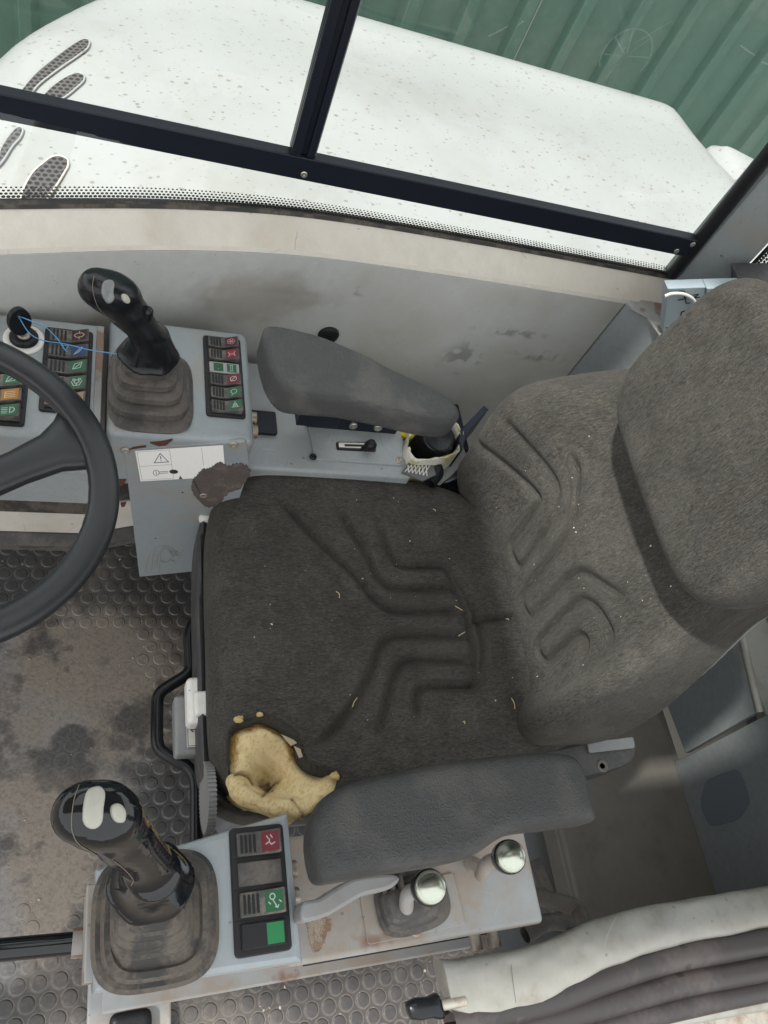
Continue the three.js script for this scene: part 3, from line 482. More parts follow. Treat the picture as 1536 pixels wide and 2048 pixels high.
// pan, base, shell
{
  const grow = (p, k) => { const c = [0.4, 0.39]; return p.map(q => [c[0] + (q[0] - c[0]) * (1 + k), c[1] + (q[1] - c[1]) * (1 + k * 1.25)]); };
  const pan = part(seat, 'seat_pan', pillow(grow(cushPoly, 0.035), 0.012, (u, v, d) => 0.462 + 0.012 * ss(-0.014, -0.004, d), () => 0.40, 0.005, FLAT), MAT.plastic);
  part(seat, 'suspension_base', rbox(0.215, 0.60, 0.06, 0.405, -0.63, -0.19, 0.012), MAT.seatbase);
  part(seat, 'front_cover', prism(roundPoly([[-0.59, 0.365], [-0.205, 0.365], [-0.19, 0.43], [-0.605, 0.43]], 0.02), REAR, -0.17, -0.152, 0.003), MAT.seatbase);
  const bar = [[413, 1233], [396, 1236], [384, 1250], [378, 1275], [380, 1335], [370, 1352], [326, 1380], [315, 1400], [314, 1480], [324, 1504], [372, 1532], [388, 1552], [392, 1580], [392, 1700]].map(([u, v]) => onY(u, v, 0.40));
  part(seat, 'adjuster_bar', smoothTube(bar, 0.0082, 140, 14, false, 0.3), MAT.satin, { label: 'bent black adjuster bar' });
  part(seat, 'knob_bracket', rbox(0.112, 0.15, 0.395, 0.43, -0.318, -0.24, 0.005), MAT.greyplastic);
  const kp = onY(398, 1410, 0.455);
  part(seat, 'height_knob', [rbox(kp.x - 0.016, kp.x + 0.014, 0.432, 0.462, kp.z - 0.036, kp.z + 0.026, 0.007), rbox(kp.x - 0.008, kp.x + 0.012, 0.455, 0.472, kp.z - 0.014, kp.z + 0.018, 0.005)], MAT.white, { label: 'dirty white adjuster knob' });
  const cv = document.createElement('canvas'); cv.width = 96; cv.height = 128; const x = cv.getContext('2d'); x.fillStyle = '#cfcac2'; x.fillRect(0, 0, 96, 128); x.strokeStyle = '#333'; x.lineWidth = 3; x.strokeRect(6, 6, 84, 116); x.lineWidth = 5; x.beginPath(); x.moveTo(20, 40); x.lineTo(56, 40); x.moveTo(32, 28); x.lineTo(20, 40); x.lineTo(32, 52); x.moveTo(62, 24); x.lineTo(84, 24); x.lineTo(84, 60); x.lineTo(62, 60); x.closePath(); x.moveTo(70, 60); x.lineTo(70, 84); x.stroke(); x.fillStyle = 'rgba(90,80,70,.5)'; const r = rng(3); for (let i = 0; i < 160; i++) x.fillRect(r() * 96, r() * 128, 1.5, 1.5);
  const ct = new THREE.CanvasTexture(cv); ct.colorSpace = THREE.SRGBColorSpace; const lp = onY(394, 1468, 0.4345);
  const lg = new THREE.PlaneGeometry(0.026, 0.032).rotateX(-Math.PI / 2).translate(lp.x, 0.4335, lp.z); part(seat, 'adjuster_label', lg, std(null, 0.5, { map: ct }), { keepUV: true });
  const dp = onX(408, 1592, 0.14); const dial = []; const dg = new THREE.CylinderGeometry(0.04, 0.04, 0.009, 60).rotateZ(Math.PI / 2); dial.push(dg); for (let i = 0; i < 50; i++) { const a = i / 50 * 6.283; dial.push(new THREE.BoxGeometry(0.010, 0.003, 0.002).rotateX(-a).translate(0, Math.sin(a + Math.PI / 2) * 0.0402, Math.cos(a + Math.PI / 2) * 0.0402)); }
  part(seat, 'weight_dial', dial.map(g => g.translate(0.146, dp.y - 0.012, dp.z)), MAT.greyplastic, { label: 'ribbed grey weight dial' });
  const tg = onY(415, 1032, 0.47); part(seat, 'release_lever', rings([[V3(tg.x - 0.012, 0.468, tg.z - 0.001), 0.005, 0.007, 2.5], [V3(tg.x - 0.011, 0.468, tg.z), 0.007, 0.0095, 2.5], [V3(tg.x + 0.004, 0.466, tg.z), 0.0075, 0.010, 2.5], [V3(tg.x + 0.05, 0.462, tg.z - 0.004), 0.0075, 0.0105, 2.5]], V3(0, 1, 0), V3(0, 0, -1), 20), MAT.white, { label: 'white plastic release lever' });
}
// backrest
const backPoly = curve([[-0.215, -0.05], [-0.236, 0.02], [-0.252, 0.09], [-0.266, 0.15], [-0.264, 0.21], [-0.24, 0.29], [-0.205, 0.35], [-0.160, 0.40], [-0.145, 0.46], [-0.10, 0.50], [0, 0.51], [0.10, 0.50], [0.145, 0.46], [0.150, 0.40], [0.156, 0.33], [0.168, 0.29], [0.194, 0.22], [0.214, 0.15], [0.222, 0.08], [0.215, 0.02], [0.20, -0.05], [0.1, -0.08], [-0.1, -0.08]], true, 180).slice(0, 180).map(p => [p.x, p.y]);
const backGrooves = [
  [[990, 885], [1010, 900], [1041, 931], [1070, 980], [1079, 1004], [1056, 1038], [1017, 1082], [1012, 1097], [1020, 1120], [1031, 1133], [1046, 1121], [1114, 1033]],
  [[1068, 845], [1085, 880], [1100, 921], [1117, 980], [1119, 1026]],
  [[1147, 890], [1153, 940], [1153, 980], [1146, 1048], [1124, 1092], [1041, 1185], [1036, 1209], [1051, 1234], [1075, 1214], [1144, 1156], [1173, 1148], [1222, 1180], [1268, 1208]],
  [[1237, 1325], [1222, 1263], [1197, 1219], [1173, 1202], [1153, 1209], [1075, 1278], [1067, 1302], [1085, 1324], [1110, 1307], [1153, 1273], [1172, 1277], [1178, 1307], [1168, 1346], [1142, 1388]]].map(p => onBack(p, 0.045));
const backTop = (u, v) => {
  const a = Math.abs(u); let t = 0.036 + 0.016 * Math.exp(-Math.pow((v - 0.16) / 0.1, 2)) + 0.064 * ss(0.11, 0.22, a) * ss(-0.06, 0.04, v) * ss(0.34, 0.17, v);
  for (const g of backGrooves) { const d = dLine(g, u, v); if (d < 0.03) { const e = g[0], de = Math.hypot(u - e[0], v - e[1]), f = g[g.length - 1], df = Math.hypot(u - f[0], v - f[1]); t -= 0.0100 * Math.exp(-Math.pow(d / 0.0062, 2)) * ss(0, 0.04, de) * ss(0, 0.04, df); } }
  return t + 0.003 * (fbm((u + 2) / 4, (v + 2) / 4, 24, 2, 16) - 0.5);
};
part(seat, 'backrest', pillow(backPoly, 0.05, backTop, () => -0.068, 0.0032, BACK), MAT.fabric, { keepUV: true });
part(seat, 'back_shell', pillow(backPoly.map(p => [p[0] * 0.9, p[1] * 0.97]), 0.02, () => -0.05, () => -0.092, 0.006, BACK), MAT.greyplastic);
const hV = bV.clone().multiplyScalar(Math.cos(0.11)).addScaledVector(bN, Math.sin(0.11)), hN = bN.clone().multiplyScalar(Math.cos(0.11)).addScaledVector(bV, -Math.sin(0.11)), HEAD = frame(bO.clone().addScaledVector(bV, 0.335).addScaledVector(hV, -0.335), bU, hV, hN);
const headPoly = roundPoly([[-0.152, 0.335], [0.172, 0.335], [0.176, 0.572], [-0.154, 0.572]], 0.082, 10);
part(seat, 'headrest', pillow(headPoly, 0.027, (u, v) => 0.114 + 0.006 * ss(0.2, 0, Math.abs(u)) + 0.006 * ss(0.33, 0.45, v) + 0.002 * (fbm((u + 2) / 4, (v + 2) / 4, 20, 2, 26) - 0.5), () => 0.045, 0.0042, HEAD), MAT.fabric, { keepUV: true });
part(seat, 'headrest_bracket', [rbox(-0.06, -0.03, 0.36, 0.45, 0.03, 0.06, 0.004).applyMatrix4(BACK), rbox(0.03, 0.06, 0.36, 0.45, 0.03, 0.06, 0.004).applyMatrix4(BACK)], MAT.black);
// recliner covers
{
  part(seat, 'recliner_cover', prism(roundPoly(flatPoly([[1060, 1500], [1108, 1496], [1175, 1480], [1270, 1472], [1276, 1505], [1262, 1528], [1210, 1545], [1150, 1556], [1080, 1560]], 0.53), 0.012), FLAT, 0.46, 0.53, 0.005), MAT.plastic, { label: 'black plastic recliner cover beside the backrest' });
  const lid = part(seat, 'recliner_lid', prism(roundPoly(flatPoly([[1174, 1484], [1266, 1474], [1270, 1496], [1178, 1506]], 0.533), 0.004), FLAT, 0.531, 0.5345, 0.001), MAT.greyplastic);
  const rb = onY(1205, 1532, 0.53); part(seat, 'bolt', capPost(V3(rb.x, 0.5295, rb.z), V3(0, 1, 0), [[0.0085, 0], [0.0085, 0.0015], [0.006, 0.002], [0.004, 0.0005], [0, 0.0005]], 18), MAT.seatbase);
  part(seat, 'hinge_cover', pillow(roundPoly(flatPoly([[850, 966], [880, 935], [910, 905], [945, 930], [950, 1000], [885, 990], [866, 985]], 0.51), 0.012), 0.02, () => 0.515, () => 0.44, 0.004, FLAT), MAT.gloss, { label: 'shiny black hinge cover' });
  part(seat, 'hinge_plate', prism(flatPoly([[855, 962], [905, 905], [925, 890], [935, 915], [905, 950], [880, 970]], 0.52), FLAT, 0.517, 0.5205, 0.001), MAT.greyplastic);
}
// ---------------------------------------------------------------- consoles, switches, joysticks
function iconMat(bg, draw) {
  const c = document.createElement('canvas'); c.width = c.height = 64; const x = c.getContext('2d'); x.fillStyle = bg; x.fillRect(0, 0, 64, 64); x.lineWidth = 4; x.lineCap = 'round'; x.strokeStyle = '#e8efe8'; x.fillStyle = '#e8efe8';
  if (draw) draw(x, (...p) => { x.beginPath(); x.moveTo(p[0], p[1]); for (let i = 2; i < p.length; i += 2) x.lineTo(p[i], p[i + 1]); x.stroke(); }, (a, b, r, s = 0, e = 6.283) => { x.beginPath(); x.arc(a, b, r, s, e); x.stroke(); });
  x.fillStyle = 'rgba(110,95,75,.25)'; const r = rng(bg.length * 77 + (draw ? draw.toString().length : 0)); for (let i = 0; i < 60; i++) x.fillRect(r() * 64, r() * 64, 2, 2);
  const t = new THREE.CanvasTexture(c); t.colorSpace = THREE.SRGBColorSpace; return std([0.45, 0.45, 0.45], 0.45, { map: t });
}
const RED = '#8c2136', DRED = '#5e1c2c', GRN = '#1f7a4c', LGRN = '#1fa35e', BLU = '#25508f', ORG = '#d9921c', MAR = '#53221f';
const ICON = {
  flower: iconMat(DRED, (x, l, a) => { x.strokeStyle = '#f0a8b8'; for (let i = 0; i < 5; i++) a(32 + 12 * Math.cos(i * 1.257), 32 + 12 * Math.sin(i * 1.257), 9); a(32, 32, 4); }),
  claw: iconMat(RED, (x, l) => { x.fillStyle = '#c8203c'; x.fillRect(14, 10, 36, 44); l(14, 52, 22, 36, 14, 20); l(50, 52, 42, 36, 50, 20); l(22, 36, 42, 36); }),
  dot: iconMat('#1d6a45', (x, l, a) => { x.fillRect(29, 44, 5, 5); }),
  ladder: iconMat(GRN, (x, l) => { l(20, 10, 44, 10); l(20, 54, 44, 54); l(26, 12, 26, 52); l(38, 12, 38, 52); }),
  slash: iconMat(RED, (x, l, a) => { a(32, 32, 16); l(18, 48, 46, 16); }),
  circle: iconMat(GRN, (x, l, a) => { a(30, 30, 15); l(24, 50, 18, 56); }),
  horn: iconMat(GRN, (x, l, a) => { l(14, 46, 50, 46); l(20, 46, 26, 22, 38, 22, 44, 46); l(32, 22, 32, 10); a(32, 34, 4); }),
  squiggle: iconMat(RED, (x, l, a) => { l(20, 14, 26, 24); l(34, 12, 40, 22); l(16, 40, 28, 34, 36, 44, 48, 38); l(28, 34, 30, 26); }),
  steer: iconMat(GRN, (x, l, a) => { a(26, 18, 9); l(26, 27, 42, 54); l(34, 50, 42, 54, 46, 46); l(18, 40, 12, 34); l(50, 32, 56, 38); }),
  plain: iconMat(LGRN), car: iconMat(MAR, (x, l, a) => { l(10, 32, 20, 20, 44, 20, 54, 32, 44, 44, 20, 44, 10, 32); l(32, 8, 32, 18); l(32, 46, 32, 56); }),
  pen: iconMat(BLU, (x, l) => { l(14, 54, 26, 38, 44, 14, 50, 20, 32, 44, 14, 54); }),
  wiper: iconMat(GRN, (x, l) => { l(12, 48, 20, 18, 50, 12, 44, 44, 12, 48); l(18, 46, 42, 22); }),
  washer: iconMat(GRN, (x, l, a) => { l(10, 28, 20, 52, 44, 52, 54, 28); a(32, 30, 10); a(20, 18, 5); a(44, 18, 5); l(32, 40, 32, 50); }),
  orange: iconMat(ORG, (x, l) => { x.strokeStyle = '#f7e9c8'; for (let i = 0; i < 4; i++) l(14, 16 + i * 11, 50, 16 + i * 11); l(14, 14, 14, 52); }),
  beam: iconMat(GRN, (x, l, a) => { x.beginPath(); x.arc(38, 32, 16, -1.6, 1.6); x.lineTo(38, 16); x.stroke(); for (let i = 0; i < 4; i++) l(8, 16 + i * 10, 28, 18 + i * 10); }),
  cream: iconMat('#c9a58a') };
MAT.rocker = mapped(paintTex(256, [0.06, 0.058, 0.056], { dirt: [0.18, 0.155, 0.13], dirtAmt: 0.8, dirtScale: 6, seed: 22 }), 0.08, 0.5);
MAT.bezel = std([0.014, 0.014, 0.0155], 0.45, { specularIntensity: 0.6 });
// one rocker switch: x0..x1 long, centred on z, in the plane y
function rocker(con, x0, x1, zc, w, y, ic, o = {}) {
  const xm = mix(x0, x1, 0.5), hw = w / 2, hi = o.hi ?? 0.0125, lo = o.lo ?? 0.0065;
  const prof = [[x0, y - 0.001], [x1, y - 0.001], [x1, y + hi - 0.001], [x1 - 0.0012, y + hi], [xm, y + 0.005], [x0 + 0.001, y + lo], [x0, y + lo - 0.001]];
  const body = part(con, 'rocker_switch', prism(prof, frame(V3(0, 0, zc), V3(1, 0, 0), V3(0, 1, 0), V3(0, 0, 1)), -hw, hw, 0.0008), o.mat || MAT.rocker);
  if (!o.plain) for (let k = 0; k < 4; k++) { const t = 0.1 + k * 0.1, x = mix(x0, x1, t), yy = mix(y + lo, y + 0.005, t * 2); part(body, 'ridge', rbox(x - 0.0011, x + 0.0011, yy - 0.001, yy + 0.0014, zc - hw * 0.78, zc + hw * 0.78, 0.0006, 2), MAT.bezel); }
  if (ic) { const xa = mix(x0, x1, 0.56), xb = mix(x0, x1, 0.94), sl = (hi - 0.005) / (x1 - 0.0012 - xm), f = x => y + 0.0055 + (x - xm) * sl; const g = new THREE.BufferGeometry(); const h = hw * 0.84; g.setAttribute('position', new THREE.Float32BufferAttribute([xa, f(xa), zc + h, xb, f(xb), zc + h, xb, f(xb), zc - h, xa, f(xa), zc + h, xb, f(xb), zc - h, xa, f(xa), zc - h], 3)); g.setAttribute('uv', new THREE.Float32BufferAttribute([0, 0, 1, 0, 1, 1, 0, 0, 1, 1, 0, 1], 2)); g.computeVertexNormals(); part(body, 'switch_symbol', g, ICON[ic], { keepUV: true }); }
  return body;
}
function switchFrame(con, x0, x1, z0, z1, y, rows) {
  part(con, 'switch_frame', prism(roundPoly([[x0, -z1], [x1, -z1], [x1, -z0], [x0, -z0]], 0.005), FLAT, y - 0.004, y + 0.0035, 0.0012), MAT.bezel);
  const n = rows.length, p = (z1 - z0 - 0.006) / n;
  rows.forEach((r, i) => {
    const zc = z0 + 0.003 + p * (i + 0.5), xa = x0 + 0.006, xb = x1 - 0.005;
    if (i) part(con, 'frame_joint', rbox(x0 + 0.002, x1 - 0.002, y + 0.0034, y + 0.0042, zc - p / 2 - 0.0006, zc - p / 2 + 0.0006, 0.0003, 1), MAT.bezel);
    if (r === 'blank') part(con, 'blank_plate', rbox(xa, xb, y + 0.003, y + 0.0058, zc - p * 0.4, zc + p * 0.4, 0.001), MAT.rubberdusty);
    else if (r === 'lamps') { const b = part(con, 'indicator_lamps', rbox(xa, xb, y + 0.003, y + 0.0062, zc - p * 0.42, zc + p * 0.42, 0.001), MAT.dusty); [['dot', 0.3], ['ladder', 0.74]].forEach(([ic, t]) => { const xc = mix(xa, xb, t); part(b, 'indicator_lens', new THREE.PlaneGeometry(0.0125, p * 0.62).rotateX(-Math.PI / 2).translate(xc, y + 0.0066, zc), ICON[ic], { keepUV: true }); }); }
    else if (r === 'push') { const b = rocker(con, xa, xb, zc, p * 0.8, y + 0.002, 'plain', { plain: true, hi: 0.0055, lo: 0.005, mat: MAT.bezel }); }
    else rocker(con, xa, xb, zc, p * 0.8, y + 0.002, r);
  });
}
// right console
const right = thing('right_console', 'grey metal console beside the dash, with six rocker switches and warning sticker', 'console', [0.1, 0.27, -0.65]);
{
  const YC = 0.66;
  part(right, 'console_box', [rbox(0.013, 0.192, 0.54, YC, -0.755, -0.568, 0.011, 4), prism([[0.088, 0.285], [0.165, 0.31], [0.18, 0.56], [0.048, 0.56]], FACE, -0.70, -0.572, 0.002)], MAT.blue);
  const z = -0.5665; const fp = pix => pix.map(([u, v]) => { const p = onZ(u, v, z); return [p.x, p.y]; });
  const pan = part(right, 'front_panel', prism(roundPoly(fp([[247, 897], [492, 884], [500, 935], [430, 1139], [279, 1154]]), 0.003), FACE, -0.5715, z, 0.0008), MAT.blue);
  for (const [u, v] of [[251, 901], [467, 889], [365, 985], [407, 990], [311, 1077]]) { const p = onZ(u, v, z); part(pan, 'screw', capPost(V3(p.x, p.y, z - 0.0005), V3(0, 0, 1), u === 365 || u === 311 ? [[0.0032, 0.0004], [0, 0.0006]] : [[0.0058, 0], [0.0055, 0.0025], [0.0035, 0.003], [0.0025, 0.0015], [0, 0.0015]], 14), u === 365 || u === 311 ? MAT.bezel : MAT.dullsteel); }
  // warning sticker, printed
  const c = document.createElement('canvas'); c.width = 512; c.height = 200; const x = c.getContext('2d'); x.fillStyle = '#ecebe8'; x.fillRect(0, 0, 512, 200);
  x.strokeStyle = '#8d8d8d'; x.lineWidth = 2; x.strokeRect(10, 8, 188, 184); x.beginPath(); x.moveTo(10, 100); x.lineTo(198, 100); x.moveTo(198, 8); x.lineTo(198, 192); x.moveTo(385, 8); x.lineTo(385, 120); x.stroke();
  x.strokeStyle = '#3a3a3a'; x.lineWidth = 4; x.beginPath(); x.moveTo(98, 82); x.lineTo(140, 26); x.lineTo(182, 82); x.closePath(); x.stroke(); x.lineWidth = 5; x.beginPath(); x.moveTo(140, 42); x.lineTo(140, 62); x.moveTo(140, 70); x.lineTo(140, 75); x.stroke();
  x.lineWidth = 3; x.beginPath(); x.arc(100, 148, 17, 0, 7); x.moveTo(100, 138); x.lineTo(100, 158); x.moveTo(118, 143); x.lineTo(170, 143); x.moveTo(118, 153); x.lineTo(170, 153); x.stroke(); x.fillStyle = '#2b2926'; x.beginPath(); x.ellipse(204, 148, 26, 14, 0.1, 0, 7); x.fill(); x.fillStyle = '#777'; for (let i = 0; i < 6; i++) x.fillRect(186 + i * 6, 142 + (i % 3) * 5, 3, 2);
  x.fillStyle = '#55504a'; x.beginPath(); x.moveTo(228, 200); x.lineTo(238, 176); x.lineTo(252, 200); x.fill(); x.fillStyle = 'rgba(120,110,95,.4)'; const r = rng(12); for (let i = 0; i < 140; i++) x.fillRect(r() * 512, r() * 200, 1.5 + r(), 1.5);
  const t = new THREE.CanvasTexture(c); t.colorSpace = THREE.SRGBColorSpace;
  const q = [[270, 901], [446, 889], [451, 952], [281, 962]].map(([u, v]) => { const p = onZ(u, v, z); return V3(p.x, p.y, z + 0.0008); });
  const g = new THREE.BufferGeometry(); const P = (a, b) => { const w = q[0].clone().lerp(q[1], a), e = q[3].clone().lerp(q[2], a); return w.lerp(e, b); }; const pos = [], uv = [];
  const S = 24; for (let i = 0; i < S; i++) for (let j = 0; j < 12; j++) for (const [a, b] of [[0, 0], [0, 1], [1, 1], [0, 0], [1, 1], [1, 0]]) { const A = (i + a) / S, B = (j + b) / 12; const w = P(A, B); pos.push(w.x, w.y, w.z); uv.push(A, 1 - B); }
  g.setAttribute('position', new THREE.Float32BufferAttribute(pos, 3)); g.setAttribute('uv', new THREE.Float32BufferAttribute(uv, 2)); g.computeVertexNormals();
  const st = part(pan, 'warning_sticker', g, std(null, 0.4, { map: t }), { keepUV: true });
  st.userData.label = 'white warning sticker with triangle and key symbols';
  // sooty patch where part of the sticker was torn away
  const gp = [[398, 945], [405, 937], [418, 934], [432, 926], [445, 924], [455, 932], [470, 926], [492, 930], [500, 945], [480, 975], [452, 990], [436, 1010], [412, 1012], [396, 998], [386, 985], [383, 968], [388, 955]];
  part(pan, 'grime_patch', prism(fp(curve(gp, true, 150).slice(0, 150).map((p, i) => [p.x + (HASH[i * 3] - 0.5) * 3.5, p.y + (HASH[i * 5] - 0.5) * 4.5])), FACE, z, z + 0.0012, 0.0002), mapped(paintTex(256, [0.085, 0.068, 0.062], { dirt: [0.16, 0.13, 0.115], dirtAmt: 0.6, dirtScale: 6, seed: 33, grain: 0.3 }), 0.08, 0.9), { label: 'dark sooty patch over the sticker corner' });
  // chipped paint showing red primer
  for (const pix of [[[300, 886], [330, 883], [345, 880], [332, 890], [318, 892]], [[236, 960], [252, 960], [246, 970], [238, 972]], [[241, 1008], [252, 1006], [250, 1012], [243, 1014]], [[258, 897], [292, 892], [292, 894], [258, 899]]]) part(right, 'paint_chip', prism(fp(pix), FACE, z - 0.002, z + 0.001, 0.0003), std([0.09, 0.028, 0.02], 0.8));
  const sp = [[300, 1140], [312, 1100], [330, 1095], [345, 1110], [352, 1098], [340, 1125], [325, 1120]].map(([u, v]) => { const p = onZ(u, v, z); return V3(p.x, p.y, z + 0.0004); });
  for (let i = 0; i < 5; i++) part(pan, 'scuff', smoothTube(sp.map((p, k) => p.clone().add(V3(i * 0.004 - 0.008 + HASH[i * 9 + k] * 0.008, HASH[i * 7 + k] * 0.016 - 0.008, 0))), 0.0003, 24, 4), std([0.30, 0.295, 0.27], 0.9));
  switchFrame(right, 0.131, 0.181, -0.737, -0.603, YC, ['flower', 'claw', 'lamps', 'slash', 'circle', 'horn']);
  for (const [u, v] of [[512, 803], [511, 838]]) { const p = onX(u, v, 0.195); part(right, 'bolt', [new THREE.CylinderGeometry(0.010, 0.010, 0.007, 6).rotateZ(Math.PI / 2).translate(0.1985, 0.628, p.z), new THREE.CylinderGeometry(0.012, 0.012, 0.003, 20).rotateZ(Math.PI / 2).translate(0.1935, 0.628, p.z)], MAT.dullsteel); }
}
// dash with the ignition lock
const dash = thing('dash_console', 'grey dash console with rocker switches beside the ignition lock', 'console', [-0.1, 0.5, -0.64]);
{
  const YD = 0.657;
  part(dash, 'dash_box', rbox(-0.6, 0.007, 0.575, YD, -0.74, -0.557, 0.008, 3), MAT.greypanel);
  part(dash, 'dash_skirt', rbox(-0.6, 0.004, 0.50, 0.576, -0.72, -0.562, 0.003), MAT.greypanel);
  part(dash, 'dash_lining', rbox(-0.6, 0.004, 0.30, 0.499, -0.74, -0.66, 0.003), MAT.rubber);
  part(dash, 'edge_strip', rbox(-0.002, 0.0065, YD, YD + 0.002, -0.735, -0.565, 0.001), MAT.dusty);
  switchFrame(dash, -0.062, -0.006, -0.722, -0.592, YD, ['car', 'pen', 'wiper', 'washer', 'cream']);
  switchFrame(dash, -0.135, -0.075, -0.665, -0.568, YD, ['washer', 'wiper', 'orange', 'beam']);
  const k = onY(48, 680, YD);
  part(dash, 'ignition_ring', capPost(V3(k.x, YD, k.z), V3(0, 1, 0), [[0.0235, 0], [0.0235, 0.002], [0.022, 0.003], [0.015, 0.003], [0.015, 0]], 32), MAT.white, { label: 'white ring round the ignition lock' });
  part(dash, 'ignition_lock', capPost(V3(k.x, YD, k.z), V3(0, 1, 0), [[0.0165, 0], [0.0165, 0.006], [0.014, 0.010], [0.011, 0.0105], [0.010, 0.008], [0, 0.008]], 28), MAT.black);
  part(dash, 'lock_cylinder', capPost(V3(k.x, YD + 0.007, k.z), V3(0, 1, 0), [[0.0075, 0], [0.0075, 0.003], [0.005, 0.0045], [0, 0.0045]], 20), MAT.dullsteel);
}
{
  const k = onY(48, 676, 0.665); const key = thing('ignition_key', 'black headed ignition key standing in the lock', 'key', [k.x, 0.665, k.z]);
  const KF = frame(V3(k.x, 0.664, k.z), V3(0.75, 0, -0.66).normalize(), V3(-0.15, 1, -0.05).normalize(), V3(0.66, 0, 0.75).normalize());
  part(key, 'key_blade', rbox(-0.003, 0.003, 0.0, 0.014, -0.001, 0.001, 0.0005).applyMatrix4(KF), MAT.steel);
  const sh = new THREE.Shape(); sh.absellipse(0, 0.028, 0.0135, 0.019, 0, Math.PI * 2); const ho = new THREE.Path(); ho.absellipse(0, 0.036, 0.0035, 0.0045, 0, Math.PI * 2); sh.holes.push(ho);
  part(key, 'key_head', new THREE.ExtrudeGeometry(sh, { depth: 0.004, bevelSize: 0.001, bevelThickness: 0.001, bevelSegments: 2, curveSegments: 20 }).translate(0, 0, -0.002).applyMatrix4(KF), MAT.black);
  const s = thing('blue_string', 'thin blue string tied from the key to the joystick', 'string', [0, 0.67, -0.7]);
  const a = V3(0, 0.0365, 0).applyMatrix4(KF), yy = 0.685;
  part(s, 'string_strand', smoothTube([a, onY(62, 642, 0.70), onY(88, 652, 0.70), onY(112, 675, 0.685), onY(130, 700, 0.673), onY(134, 703, 0.672)], 0.0006, 40, 6), std([0.10, 0.33, 0.62], 0.6));
  part(s, 'string_strand', smoothTube([a.clone().add(V3(0.001, -0.002, 0)), onY(60, 668, 0.682), onY(90, 682, 0.673), onY(130, 688, 0.673), onY(180, 700, 0.69), onY(238, 709, 0.715)], 0.0006, 50, 6), std([0.10, 0.33, 0.62], 0.6));
  part(s, 'string_strand', smoothTube([onY(112, 673, 0.685), onY(124, 690, 0.674), onY(136, 690, 0.676), onY(132, 700, 0.673)], 0.0006, 20, 6), std([0.10, 0.33, 0.62], 0.6));
}
// left console
const left = thing('left_console', 'dusty grey console box beside the door, with four switches', 'console', [0.2, 0.3, -0.05]);
const YL = 0.67;
{
  part(left, 'console_box', prism(flatPoly([[192, 1738], [577, 1624], [607, 1926], [186, 1988]], YL), FLAT, 0.60, YL, 0.006), MAT.blue);
  part(left, 'console_side', prism(flatPoly([[198, 1745], [570, 1630], [598, 1922], [194, 1980]], YL), FLAT, 0.42, 0.6005, 0.002), MAT.dusty);
  part(left, 'front_edge', rbox(0.010, 0.019, 0.50, 0.66, -0.08, -0.004, 0.002), MAT.dusty);
  switchFrame(left, 0.1335, 0.185, -0.1115, -0.004, YL, ['squiggle', 'blank', 'steer', 'push']);
  const lb = part(left, 'rear_box', rbox(0.196, 0.487, 0.48, 0.60, -0.108, 0.01, 0.006, 3), MAT.dusty);
  part(left, 'cover_plate', prism(roundPoly(flatPoly([[718, 1790], [905, 1745], [930, 1850], [735, 1890]], 0.6), 0.004), FLAT, 0.599, 0.6025, 0.0008), MAT.dusty);
  part(left, 'side_ledge', rbox(0.03, 0.46, 0.47, 0.485, 0.0, 0.024, 0.003), MAT.dusty);
  part(left, 'side_slot', rbox(0.235, 0.47, 0.502, 0.510, 0.0095, 0.0125, 0.001), MAT.bezel);
  for (const [u, v, y] of [[612, 1725, 0.655], [617, 1785, 0.655]]) { const p = onX(600, v, 0.195); part(left, 'bolt', [new THREE.CylinderGeometry(0.0085, 0.0085, 0.007, 6).rotateZ(Math.PI / 2).translate(0.2015, 0.632, p.z), new THREE.CylinderGeometry(0.011, 0.011, 0.003, 20).rotateZ(Math.PI / 2).translate(0.1965, 0.632, p.z)], MAT.dullsteel); }
  const s = onY(832, 1860, 0.6025); part(left, 'screw', capPost(V3(s.x, 0.602, s.z), V3(0, 1, 0), [[0.007, 0], [0.0065, 0.002], [0.0035, 0.0025], [0.003, 0.0], [0, 0.0]], 16), MAT.dullsteel);
  for (const [u, v] of [[950, 1875], [990, 1885]]) { const p = onY(u, v, 0.55); part(left, 'bolt', new THREE.CylinderGeometry(0.007, 0.007, 0.016, 6).rotateX(Math.PI / 2).translate(p.x, 0.55, 0.018), MAT.dullsteel); }
  const rs = curve([[628, 1905], [645, 1895], [652, 1872], [664, 1850], [650, 1832], [634, 1838], [620, 1832], [614, 1850], [618, 1880]], true, 50).slice(0, 50).map((p, i) => [p.x + (HASH[i * 11] - 0.5) * 5, p.y + (HASH[i * 13] - 0.5) * 6]);
  part(lb, 'rust_stain', prism(flatPoly(rs, 0.6), FLAT, 0.6, 0.6006, 0.0001), mapped(paintTex(256, [0.20, 0.125, 0.08], { dirt: [0.29, 0.25, 0.20], dirtAmt: 0.9, dirtScale: 6, lo: 0.4, hi: 0.6, seed: 71, grain: 0.3 }), 0.06, 0.9), { label: 'brown rust stain' });
}
